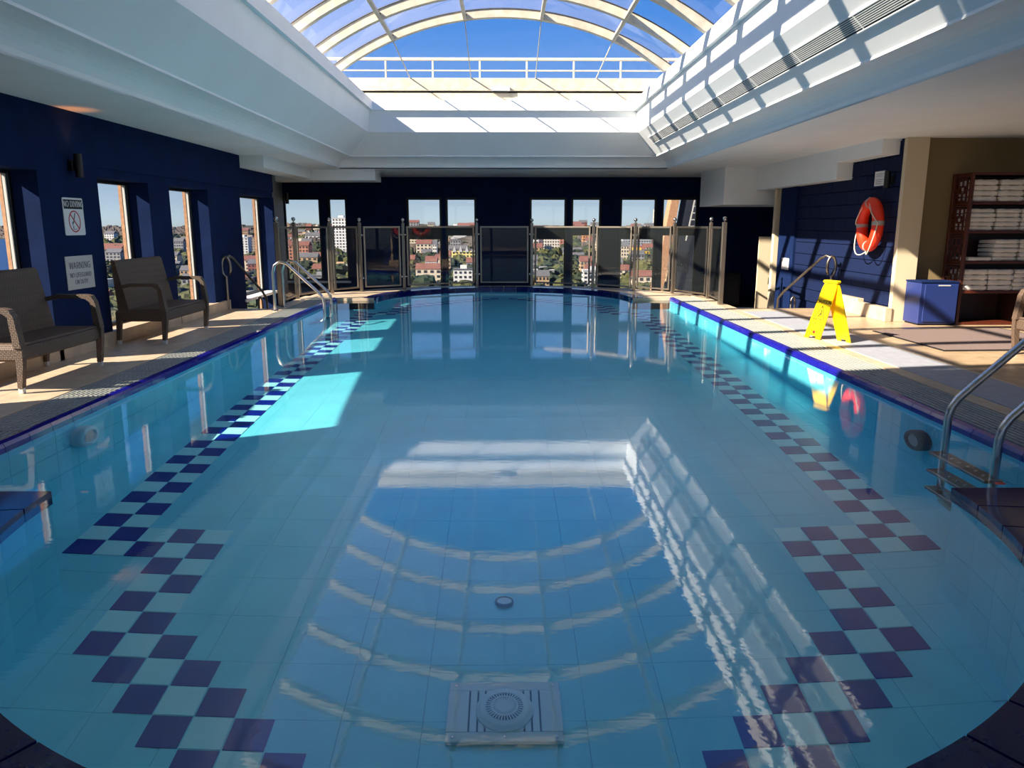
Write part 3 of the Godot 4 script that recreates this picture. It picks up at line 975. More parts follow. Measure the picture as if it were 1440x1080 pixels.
	for r in 12:
		for c in 9:
			var z1: float = -10.50 - c * 0.4 - (0.2 if r % 2 == 1 else 0.0)
			if r % 2 == 1 and c == 0:
				var e := Shape.new()
				e.span(Vector3(5.29, 0.005 + r * 0.2, -10.503), Vector3(5.325, 0.196 + r * 0.2, -10.697), 0.003); obj("block", e, M.block_paint, rw)
			var t := Shape.new()
			t.span(Vector3(5.29, 0.005 + r * 0.2, z1 - 0.003), Vector3(5.325, 0.196 + r * 0.2, z1 - 0.397), 0.003)
			obj("block", t, M.block_paint, rw)
	s = Shape.new()
	s.span(Vector3(5.24, -0.6, -14.08), Vector3(5.34, 2.2, -14.86), 0.004); struct("wall_right_pier", s, M.navy_paint, "flat navy pier at the end of the block wall")
	s = Shape.new()
	s.span(Vector3(5.20, 0.0, -10.40), Vector3(5.29, 0.19, -11.25), 0.004); s.span(Vector3(5.20, 0.0, -11.25), Vector3(5.29, 0.24, -12.12), 0.004)
	struct("baseboard_right", s, M.beige_tile, "stepped beige tiled skirting under the lifebuoy wall")
	s = Shape.new()
	s.span(Vector3(5.285, 0.0, -10.42), Vector3(5.58, 2.42, -10.505), 0.004); struct("trim_19", s, M.cream_wall, "cream pilaster between the lifebuoy wall and the towel corner")
	s = Shape.new()
	s.span(Vector3(5.58, -0.6, -10.52), Vector3(9.2, 2.42, -10.8)); struct("wall_back", s, M.olive_wall, "olive beige wall behind the towel shelves")
	# jamb and open door by the dark passage
	s = Shape.new()
	s.span(Vector3(5.20, -0.6, -15.0), Vector3(5.36, 2.1, -15.12), 0.004); struct("trim_30", s, M.cream_wall, "cream door jamb at the end of the right-hand wall")
	var dr := Node3D.new()
	named(dr, "door_1", self)
	dr.set_meta("kind", "structure"); dr.set_meta("label", "low cream door standing open at the dark passage")
	s = Shape.new()
	s.span(Vector3(5.12, -0.6, -15.6), Vector3(5.42, 1.065, -15.64), 0.004); obj("leaf", s, M.cream_wall, dr)
	s = Shape.new()
	s.bar(Vector3(5.35, 0.12, -15.58), Vector3(5.35, 0.26, -15.56), 0.02, 0.02); obj("handle", s, M.frame_dark, dr)
	s = Shape.new()
	s.span(Vector3(9.2, -0.6, 2.8), Vector3(9.4, 0.3, -10.8)); s.span(Vector3(9.2, 2.2, 2.8), Vector3(9.4, 2.42, -10.8)); s.span(Vector3(9.2, -0.6, -10.8), Vector3(9.4, 2.42, -20.0))
	for k in 7: window(40 + k, "unseen window in the right-hand wall beyond the towel corner, placed to light the room", Vector3(9.3, 0.3, 2.6 - k * 1.9), Vector3(9.3, 2.2, 0.7 - k * 1.9), Vector3(0, 0, -1), Vector3(1, 0, 0), [])  # out of view, placed to light the pool and the right side
	s.span(Vector3(-5.42, -0.6, -18.9), Vector3(-5.5, 2.42, -19.4)); s.span(Vector3(6.6, -0.6, -15.0), Vector3(6.8, 2.42, -19.3))
	struct("wall_side", s, M.charcoal_tone, "dark side walls of the passages")
	# near-end glazing and terrace, out of view, placed to light the pool
	s = Shape.new()
	s.span(Vector3(-6.0, -0.6, 2.6), Vector3(9.4, 0.05, 2.8)); s.span(Vector3(-6.0, 2.30, 2.6), Vector3(9.4, 2.42, 2.8)); s.span(Vector3(-6.0, 0.05, 2.6), Vector3(-4.2, 2.30, 2.8))
	struct("wall_near_unseen", s, M.navy_paint, "unseen wall with full-height glazing behind the camera, placed to light the pool")
	for k in 8: window(30 + k, "unseen full-height window behind the camera, placed to light the pool", Vector3(-4.2 + k * 1.7, 0.05, 2.7), Vector3(-2.5 + k * 1.7, 2.30, 2.7), Vector3.RIGHT, Vector3.BACK, [])
	s = Shape.new()
	s.span(Vector3(-6.0, -0.4, 2.8), Vector3(9.4, -0.02, 12.0)); struct("terrace", s, M.beige_tile, "unseen pale roof terrace behind the camera, placed to bounce sunlight indoors")

# ================================================================ glass fence
func fence() -> void:
	var p: Array = [Vector3(-3.62, 0, -12.55), Vector3(-3.68, 0, -13.8), Vector3(-3.30, 0, -14.9)]
	for u in [-0.212, -0.123, -0.0345, 0.0365, 0.112]:
		# points on the bow, by bearing from its centre line
		var x: float = u * 16.7
		p.append(Vector3(x, 0, -14.1 - sqrt(2.82 * 2.82 - minf(x * x, 2.75 * 2.75))))
	p[3] = Vector3(-2.85, 0, -15.55)
	p.append(Vector3(2.62, 0, -15.55)); p.append(Vector3(3.25, 0, -14.85)); p.append(Vector3(3.66, 0, -13.8)); p.append(Vector3(3.60, 0, -12.75))
	var nth: Array = ["first", "second", "third", "fourth", "fifth", "sixth", "seventh", "eighth", "ninth", "tenth", "eleventh", "last"]
	for k in p.size():
		var t := thing("fence_post", "stainless steel fence post with a ball cap, %s from the left along the far fence" % nth[k], "fence post", "posts of the glass pool fence", p[k])
		var big := 0.075 if k in [0, 11] else 0.06
		var s := Shape.new()
		s.box(Vector3(0, 0.67, 0), Vector3(big, 1.34, big), 0.006); obj("post", s, M.brushed_steel, t)
		s = Shape.new()
		var prof := PackedVector2Array([Vector2(0.012, 1.34), Vector2(0.012, 1.36)])
		for q in 11: prof.append(Vector2(maxf(0.036 * sin(PI * (q + 0.6) / 10.6), 0.0), 1.395 - 0.036 * cos(PI * (q + 0.6) / 10.6)))
		s.lathe(prof, 18); obj("ball_cap", s, M.steel, t)
	for k in p.size() - 1:
		var a: Vector3 = p[k]
		var b: Vector3 = p[k + 1]
		var d := (b - a).normalized()
		a += d * 0.07; b -= d * 0.07
		var t := thing("glass_fence", "steel framed section of clear glass fence, %s from the left along the far fence" % nth[k], "fence panel", "panels of the glass pool fence", a)
		var l := a.distance_to(b)
		var x := d
		var bs := Basis(x, Vector3.UP, x.cross(Vector3.UP))
		var s := Shape.new()
		for q in [[0.0, 0.06, 0.035, 1.27], [l - 0.035, 0.06, l, 1.27], [0.035, 1.235, l - 0.035, 1.27], [0.035, 0.06, l - 0.035, 0.09]]:
			s.box(x * ((q[0] + q[2]) * 0.5) + Vector3(0, (q[1] + q[3]) * 0.5, 0), Vector3(q[2] - q[0], q[3] - q[1], 0.03), 0.003, bs)
		obj("frame", s, M.brushed_steel, t)
		s = Shape.new()
		s.box(x * (l * 0.5) + Vector3(0, 0.66, 0), Vector3(l - 0.07, 1.15, 0.008), 0.0, bs)
		obj("pane", s, M.fence_glass, t)
		s = Shape.new()
		for e in [-0.045, l + 0.045]:
			for y in [0.25, 1.1]: s.box(x * e + Vector3(0, y, 0), Vector3(0.07, 0.03, 0.02), 0.003, bs)
		stuff(obj("hinge", s, M.steel, t))

# ================================================================ furniture and fittings
func loveseat(label: String) -> Node3D:
	# faces +x, width along z from 0 to -1.27, front legs at x = 0
	var m: Material = M.wicker
	var t := thing("wicker_loveseat", label, "chair")
	var w := 1.27
	var s := Shape.new()
	s.span(Vector3(-0.52, 0.25, -0.03), Vector3(0.035, 0.37, -w + 0.03), 0.02); obj("seat_base", s, m, t)
	s = Shape.new()
	s.span(Vector3(-0.46, 0.36, -0.06), Vector3(0.03, 0.385, -w + 0.06), 0.012); obj("seat", s, m, t)
	s = Shape.new()
	s.slab(PackedVector2Array([Vector2(-0.43, 0.28), Vector2(-0.365, 0.37), Vector2(-0.47, 0.90), Vector2(-0.49, 0.92), Vector2(-0.515, 0.915), Vector2(-0.48, 0.28)]), w - 0.10, Vector3(0, 0, -w + 0.05)); obj("backrest", s, m, t)
	for z in [-0.035, -w + 0.035]:
		s = Shape.new()
		# arm: level rail, then the front upright splaying down into the leg
		s.slab(PackedVector2Array([Vector2(-0.475, 0.60), Vector2(-0.30, 0.635), Vector2(-0.06, 0.635), Vector2(-0.015, 0.60), Vector2(0.0, 0.36), Vector2(0.06, 0.36), Vector2(0.03, 0.60), Vector2(0.0, 0.66), Vector2(-0.05, 0.672), Vector2(-0.32, 0.672), Vector2(-0.485, 0.635)]), 0.07, Vector3(0, 0, z - 0.035)); obj("arm", s, m, t)
		s = Shape.new()
		s.slab(PackedVector2Array([Vector2(-0.005, 0.37), Vector2(0.0, 0.25), Vector2(-0.012, 0.045), Vector2(0.025, 0.045), Vector2(0.055, 0.25), Vector2(0.06, 0.37)]), 0.05, Vector3(0, 0, z - 0.025)); var lg := obj("leg", s, m, t)
		s = Shape.new()
		s.span(Vector3(-0.014, 0.0, z - 0.019), Vector3(0.026, 0.045, z + 0.019), 0.004); obj("foot_cap", s, M.cap_white, lg)
		s = Shape.new()
		s.slab(PackedVector2Array([Vector2(-0.50, 0.30), Vector2(-0.515, 0.045), Vector2(-0.48, 0.045), Vector2(-0.44, 0.30)]), 0.045, Vector3(0, 0, z - 0.0225)); lg = obj("leg", s, m, t)
		s = Shape.new()
		s.span(Vector3(-0.517, 0.0, z - 0.018), Vector3(-0.478, 0.045, z + 0.018), 0.004); obj("foot_cap", s, M.cap_white, lg)
	return t

func lettering(called: String, text: String, h: float, m: Material, parent: Node, xf: Transform3D, serif := false) -> void:
	var tm := TextMesh.new()
	var f := SystemFont.new()
	f.font_names = PackedStringArray(["Droid Serif" if serif else "Droid Sans"])
	tm.font = f
	tm.text = text
	tm.font_size = 32
	tm.pixel_size = h / 32.0 * 1.35
	tm.depth = 0.002
	tm.curve_step = 2.0
	tm.material = m
	inst(called, tm, xf, parent)

func handrail(sd: float, at: Vector3, label: String) -> void:
	# post, scroll at its head, then a rail falling toward the pool side
	var t := thing("handrail", label, "handrail", "", at)
	var s := Shape.new()
	var pts := PackedVector3Array()
	pts.append(Vector3(0, 0, 0)); pts.append(Vector3(0, 0.50, 0))
	for k in 15:
		var a := -PI * 0.5 + TAU * k / 16.0
		pts.append(Vector3(0.0 - 0.07 * cos(a) * 0.9 * sd * -1.0, 0.66 + 0.155 * sin(a), -0.05 * k / 16.0))
	pts.append(Vector3(-0.05 * sd, 0.72, -0.06))
	s.tube(pts, 0.022, 12); obj("post", s, M.brushed_steel, t)
	s = Shape.new()
	pts = PackedVector3Array([Vector3(-sd * 0.02, 0.80, -0.05), Vector3(-sd * 0.035, 0.825, -0.10), Vector3(-sd * 0.06, 0.78, -0.2), Vector3(-sd * 0.16, 0.47, -0.6), Vector3(-sd * 0.25, 0.20, -0.95), Vector3(-sd * 0.28, 0.08, -1.05), Vector3(-sd * 0.285, -0.30, -1.06)]) if sd < 0 else PackedVector3Array([Vector3(-0.02, 0.80, -0.05), Vector3(-0.06, 0.825, -0.10), Vector3(-0.10, 0.78, -0.2), Vector3(-0.27, 0.47, -0.55), Vector3(-0.42, 0.20, -0.85), Vector3(-0.47, 0.08, -0.95), Vector3(-0.48, -0.30, -0.96)])
	s.tube(pts, 0.020, 12); obj("rail", s, M.brushed_steel, t)
	s = Shape.new()
	s.tube(PackedVector3Array([Vector3(-sd * 0.16, -0.3, -1.0), Vector3(-sd * 0.16, 0.02, -1.0), Vector3(-sd * 0.175, 0.09, -1.0), Vector3(-sd * 0.20, 0.10, -1.0), Vector3(-sd * 0.225, 0.05, -1.0), Vector3(-sd * 0.23, -0.3, -1.0)]), 0.018, 10); obj("end_loop", s, M.brushed_steel, t)

func furniture() -> void:
	var c1 := loveseat("brown wicker two-seat armchair nearest the camera, below the two wall signs")
	c1.position = Vector3(-3.79, 0, -5.91)
	var c2 := copy(c1, "wicker_loveseat", "brown wicker two-seat armchair past the navy pier, in front of the windows")
	c2.position = Vector3(-3.77, 0, -8.47)
	var c3 := loveseat("wicker two-seat armchair at the right edge, in front of the towel shelves")
	c3.position = Vector3(5.24, 0, -7.76); c3.rotation.y = PI
	# wall signs
	var face_x := Basis(Vector3(0, 0, -1), Vector3.UP, Vector3(1, 0, 0))
	var sg := thing("wall_sign", "white plastic NO DIVING sign with a red crossed-out diver on the navy pier", "sign", "", Vector3(-4.348, 1.38, -8.005))
	sg.basis = face_x
	var s := Shape.new()
	var rr := PackedVector2Array()
	for q in [[1, 1, 0.0], [-1, 1, PI * 0.5], [-1, -1, PI], [1, -1, PI * 1.5]]:
		for k in 5: rr.append(Vector2(q[0] * 0.165 + 0.02 * cos(q[2] + k * PI / 8.0), q[1] * 0.165 + 0.02 * sin(q[2] + k * PI / 8.0)))
	s.slab(rr, 0.006); obj("panel", s, M.sign_white, sg)
	s = Shape.new()
	s.span(Vector3(-0.168, 0.075, 0.006), Vector3(0.168, 0.166, 0.008), 0.0); obj("header", s, M.print_black, sg)
	lettering("lettering", "NO DIVING", 0.055, M.sign_white, sg, Transform3D(Basis(), Vector3(0, 0.122, 0.009)))
	s = Shape.new()
	s.lathe(PackedVector2Array([Vector2(0.108, 0.006), Vector2(0.108, 0.008), Vector2(0.096, 0.008), Vector2(0.096, 0.006)]), 48, Vector3(0, -0.048, 0), Basis(Vector3.RIGHT, Vector3(0, 0, 1), Vector3.DOWN))
	s.bar(Vector3(-0.072, 0.024, 0.0075), Vector3(0.072, -0.12, 0.0075), 0.012, 0.002, Vector3(0, 0, 1)); obj("prohibition_ring", s, M.print_red, sg)
	s = Shape.new()
	s.bar(Vector3(-0.022, -0.058, 0.007), Vector3(0.018, 0.035, 0.007), 0.013, 0.002, Vector3(0, 0, 1)); s.bar(Vector3(-0.022, -0.05, 0.007), Vector3(-0.044, -0.082, 0.007), 0.01, 0.002, Vector3(0, 0, 1))
	s.lathe(PackedVector2Array([Vector2(0.012, 0.006), Vector2(0.012, 0.008), Vector2(0, 0.008)]), 14, Vector3(-0.035, -0.062, 0), Basis(Vector3.RIGHT, Vector3(0, 0, 1), Vector3.DOWN))
	s.bar(Vector3(-0.032, -0.118, 0.007), Vector3(-0.028, -0.09, 0.007), 0.012, 0.002, Vector3(0, 0, 1)); s.bar(Vector3(-0.04, -0.124, 0.007), Vector3(0.03, -0.124, 0.007), 0.006, 0.002, Vector3(0, 0, 1))
	obj("diver_print", s, M.print_grey, sg)
	sg = thing("wall_sign", "square pale WARNING NO LIFEGUARD ON DUTY sign below the NO DIVING sign", "sign", "", Vector3(-4.348, 0.822, -8.01))
	sg.basis = face_x
	s = Shape.new()
	s.span(Vector3(-0.257, -0.167, 0), Vector3(0.257, 0.167, 0.006), 0.001); obj("panel", s, M.sign_grey, sg)
	lettering("lettering", "WARNING", 0.066, M.print_grey, sg, Transform3D(Basis(), Vector3(0, 0.07, 0.007)))
	lettering("lettering", "NO LIFEGUARD", 0.044, M.print_grey, sg, Transform3D(Basis(), Vector3(0, -0.025, 0.007)))
	lettering("lettering", "ON DUTY", 0.044, M.print_grey, sg, Transform3D(Basis(), Vector3(0, -0.095, 0.007)))
	# small notices on the right
	var face_nx := Basis(Vector3(0, 0, 1), Vector3.UP, Vector3(-1, 0, 0))
	for q in [[Vector3(5.288, 1.935, -11.1), 0.30, 0.20, "white printed notice above the orange lifebuoy"], [Vector3(5.238, 0.59, -14.40), 0.36, 0.21, "small white notice on the navy pier by the steps"]]:
		var nt := thing("notice", q[3], "notice", "", q[0])
		nt.basis = face_nx
		s = Shape.new()
		s.span(Vector3(-q[1] * 0.5, -q[2] * 0.5, 0), Vector3(q[1] * 0.5, q[2] * 0.5, 0.004)); obj("sheet", s, M.sign_white, nt)
		s = Shape.new()
		for k in 6:
			if k == 2: continue
			s.span(Vector3(-q[1] * 0.38, q[2] * (0.32 - k * 0.13), 0.004), Vector3(q[1] * (0.38 - 0.1 * (k % 3)), q[2] * (0.29 - k * 0.13), 0.005))
		stuff(obj("print_line", s, M.print_grey, nt))
	var ns := thing("notice", "grey notice hanging inside the last glass fence panel", "notice", "", Vector3(4.3, 0.45, -18.9))
	s = Shape.new()
	s.span(Vector3(-0.2, -0.28, 0), Vector3(0.2, 0.2, 0.01)); obj("sheet", s, M.sign_grey, ns)
	lettering("lettering", "NO.", 0.1, M.print_black, ns, Transform3D(Basis(), Vector3(0, -0.1, 0.012)))
	# sconces: twin cylinders on a back plate
	for q in [[Vector3(-4.35, 1.88, -8.05), face_x, "black twin-tube wall light above the NO DIVING sign"], [Vector3(5.29, 1.90, -10.72), face_nx, "black twin-tube wall light beside the cream pilaster"], [Vector3(-4.78, 1.86, -17.2), face_x, "black wall light on the grey splayed corner pier"]]:
		var sc := thing("wall_sconce", q[2], "wall light", "", q[0])
		sc.basis = q[1]
		s = Shape.new()
		s.span(Vector3(-0.05, -0.05, 0), Vector3(0.05, 0.05, 0.05), 0.004); obj("back_plate", s, M.sconce_black, sc)
		s = Shape.new()
		s.lathe(PackedVector2Array([Vector2(0.03, -0.11), Vector2(0.038, -0.115), Vector2(0.038, 0.115), Vector2(0.03, 0.11)]), 22, Vector3(0.0, 0, 0.085)); obj("tube", s, M.sconce_black, sc)
		s = Shape.new()
		s.lathe(PackedVector2Array([Vector2(0.03, 0.095), Vector2(0, 0.097)]), 20, Vector3(0, 0, 0.085))
		var lm := mat("lamp_glow", Color(1, 0.75, 0.4), 0.5)
		lm.emission_enabled = true; lm.emission = Color(1.0, 0.62, 0.28); lm.emission_energy_multiplier = 1.5
		obj("lamp", s, lm, sc)
		if q[0].z > -9.0 and q[0].x < 0:
			var lp := SpotLight3D.new()
			lp.light_color = Color(1.0, 0.6, 0.25); lp.light_energy = 0.05; lp.spot_angle = 38; lp.light_size = 0.03; lp.shadow_enabled = true; lp.spot_range = 20.0; lp.spot_attenuation = 2.0
			lp.name = "sconce_lamp"
			add_child(lp)
			lp.look_at_from_position(q[0] + Vector3(0.085, 0.12, 0), q[0] + Vector3(0.075, 1.0, 0), Vector3.RIGHT)
	# lifebuoy
	var lb := thing("lifebuoy", "orange lifebuoy ring with grey bands hanging on the navy block wall", "lifebuoy", "", Vector3(5.16, 1.30, -11.0))
	lb.basis = Basis(Vector3.UP, -0.10) * face_nx
	s = Shape.new()
	var ring := PackedVector3Array()
	for k in 48: ring.append(Vector3(0.30 * cos(TAU * k / 48.0), 0.30 * sin(TAU * k / 48.0), 0))
	s.tube(ring, 0.078, 18, true); obj("ring", s, M.orange, lb)
	for k in 4:
		var a := PI * 0.5 * k + 0.06
		s = Shape.new()
		var band := PackedVector3Array()
		for q in 4:
			var aa := a - 0.09 + 0.06 * q
			band.append(Vector3(0.30 * cos(aa), 0.30 * sin(aa), 0))
		s.tube(band, 0.080, 18); obj("band", s, M.silver_tape, lb)
		s = Shape.new()
		var rp := PackedVector3Array()
		for q in 13:
			var f := q / 12.0
			var aa := a + PI * 0.5 * f
			var sag := 0.10 * sin(PI * f)
			rp.append(Vector3(0.375 * cos(aa), 0.375 * sin(aa) - sag * (1.0 if k != 1 else 1.6), 0.03 + 0.06 * sin(PI * f)))
		s.tube(rp, 0.008, 8); obj("rope", s, M.rope, lb)
	s = Shape.new()
	s.tube(PackedVector3Array([Vector3(0, 0.22, -0.08), Vector3(0, 0.22, 0.0), Vector3(0, 0.25, 0.03)]), 0.012, 8); obj("hook", s, M.steel, lb)
	# folding floor sign
	var fs := thing("caution_sign", "yellow folding CAUTION wet floor sign standing on the right deck", "floor sign", "", Vector3(3.72, 0, -8.72))
	var o := fs.position
	var feet: Array = [[Vector3(3.56, 0, -8.98), Vector3(3.645, 0, -8.73)], [Vector3(3.81, 0, -8.66), Vector3(3.86, 0, -8.44)]]
	var apex: Array = [Vector3(3.675, 0.655, -8.83), Vector3(3.76, 0.655, -8.60)]
	for k in 2:
		var a: Vector3 = feet[k][0] - o
		var b: Vector3 = feet[k][1] - o
		var ap: Vector3 = apex[0] - o
		var bp: Vector3 = apex[1] - o
		var nrm := (b - a).cross(ap - a).normalized()
		if (k == 0) == (nrm.x > 0.0): nrm = -nrm
		var pt := func(u: float, v: float) -> Vector3: return a.lerp(b, u).lerp(ap.lerp(bp, u), v)
		s = Shape.new()
		var outl: Array = [[0, 0], [0.26, 0], [0.30, 0.05], [0.70, 0.05], [0.74, 0], [1, 0], [0.97, 0.5], [0.93, 0.9], [0.88, 0.98], [0.12, 0.98], [0.07, 0.9], [0.03, 0.5]]
		var p2 := PackedVector2Array()
		for q in outl: p2.append(Vector2(q[0], q[1]))
		var ix := Geometry2D.triangulate_polygon(p2)
		for side in [0.0, 0.012]:
			for i in range(0, ix.size(), 3):
				var nn := nrm * (1.0 if side > 0.0 else -1.0)
				s.tri(pt.call(p2[ix[i]].x, p2[ix[i]].y) + nrm * side, pt.call(p2[ix[i + 1]].x, p2[ix[i + 1]].y) + nrm * side, pt.call(p2[ix[i + 2]].x, p2[ix[i + 2]].y) + nrm * side, nn, nn, nn)
		for i in p2.size():
			var q0: Vector3 = pt.call(p2[i].x, p2[i].y)
			var q1: Vector3 = pt.call(p2[(i + 1) % p2.size()].x, p2[(i + 1) % p2.size()].y)
			s.face(q0, q1, q1 + nrm * 0.012, q0 + nrm * 0.012, (q0 + q1) * 0.5 - pt.call(0.5, 0.5))
		var pl := obj("panel", s, M.yellow, fs)
		if k == 0:
			var xx: Vector3 = (pt.call(1.0, 0.5) - pt.call(0.0, 0.5)).normalized()
			var yy: Vector3 = nrm.cross(xx).normalized()
			if yy.y < 0: yy = -yy
			var bs := Basis(xx, yy, xx.cross(yy))
			lettering("lettering", "CAUTION", 0.042, M.print_black, pl, Transform3D(bs, pt.call(0.5, 0.66) + nrm * 0.014))
			lettering("lettering", "WET", 0.036, M.print_black, pl, Transform3D(bs, pt.call(0.5, 0.27) + nrm * 0.014))
			lettering("lettering", "FLOOR", 0.036, M.print_black, pl, Transform3D(bs, pt.call(0.5, 0.205) + nrm * 0.014))
			s = Shape.new()
			var ta: Vector3 = pt.call(0.2, 0.35)
			var tb: Vector3 = pt.call(0.8, 0.35)
			var tc: Vector3 = pt.call(0.5, 0.59)
			for e in [[ta, tb], [tb, tc], [tc, ta]]: s.bar(e[0] + nrm * 0.013, e[1] + nrm * 0.013, 0.008, 0.003, nrm)
			s.bar(pt.call(0.42, 0.39) + nrm * 0.013, pt.call(0.55, 0.47) + nrm * 0.013, 0.012, 0.003, nrm); s.bar(pt.call(0.55, 0.47) + nrm * 0.013, pt.call(0.50, 0.52) + nrm * 0.013, 0.014, 0.003, nrm); s.bar(pt.call(0.42, 0.37) + nrm * 0.013, pt.call(0.6, 0.375) + nrm * 0.013, 0.006, 0.003, nrm); s.bar(pt.call(0.55, 0.47) + nrm * 0.013, pt.call(0.6, 0.41) + nrm * 0.013, 0.01, 0.003, nrm)
			obj("slip_symbol", s, M.print_black, pl)
			s = Shape.new()
			s.lathe(PackedVector2Array([Vector2(0.02, 0.012), Vector2(0.02, 0.014), Vector2(0, 0.014)]), 18, pt.call(0.5, 0.12), Basis(xx, nrm, xx.cross(nrm)))
			obj("red_dot", s, M.print_red, pl)
	s = Shape.new()
	var a0: Vector3 = apex[0] - o
	var a1: Vector3 = apex[1] - o
	s.bar(a0.lerp(a1, 0.05) + Vector3(0, 0.012, 0), a0.lerp(a1, 0.95) + Vector3(0, 0.012, 0), 0.07, 0.035, Vector3.UP, 0.012)
	obj("handle", s, M.yellow, fs)
	# handrails of the corner steps
	handrail(-1.0, Vector3(-4.30, 0, -12.05), "steel handrail with a scrolled head at the far left steps")
	handrail(1.0, Vector3(5.12, 0, -12.05), "steel handrail with a scrolled head by the lifebuoy wall")
	towel_corner()
	for q in [[Vector3(-2.18, WATER + 0.001, -3.82), "tiny pale petal floating by the left end of the checker band", 0.016], [Vector3(2.66, WATER + 0.001, -3.90), "tiny orange petal floating beside the near ladder", 0.022]]:
		var pe := thing("petal", q[1], "petal", "", q[0])
		s = Shape.new()
		s.lathe(PackedVector2Array([Vector2(q[2], 0.0), Vector2(q[2] * 0.8, 0.003), Vector2(0, 0.001)]), 9, Vector3.ZERO, Basis(Vector3(1.4, 0, 0), Vector3.UP, Vector3(0, 0, 0.8)))
		obj("blade", s, M.sign_white if q[0].x < 0 else M.orange, pe)
	# doormat
	s = Shape.new()
	s.slab(PackedVector2Array([Vector2(4.62, -9.42), Vector2(6.30, -9.66), Vector2(6.30, -8.02), Vector2(4.64, -7.94)]), 0.012, Vector3(0, 0.013, 0), Basis(Vector3.RIGHT, Vector3(0, 0, 1), Vector3.DOWN))
	var rg := thing("door_mat", "pinkish grey carpet mat with a black rubber edge on the right deck", "mat")
	obj("pile", s, M.rug, rg)
	s = Shape.new()
	s.slab(PackedVector2Array([Vector2(4.59, -9.46), Vector2(6.34, -9.70), Vector2(6.34, -7.98), Vector2(4.61, -7.90)]), 0.009, Vector3(0, 0.0095, 0), Basis(Vector3.RIGHT, Vector3(0, 0, 1), Vector3.DOWN)); obj("rubber_border", s, M.rubber, rg)
	# dark cabinet in the passage
	var cb := thing("passage_cabinet", "dark brown mottled cabinet in the shadow of the far passage", "cabinet", "", Vector3(5.3, -0.6, -18.2))
	s = Shape.new()
	s.span(Vector3(-0.32, 0, 0), Vector3(0.3, 0.78, -0.4), 0.02); obj("body", s, M.brown_cabinet, cb)
	s = Shape.new()
	s.span(Vector3(-0.28, 0.05, 0.0), Vector3(0.26, 0.72, 0.012), 0.005); obj("door", s, M.brown_cabinet, cb)

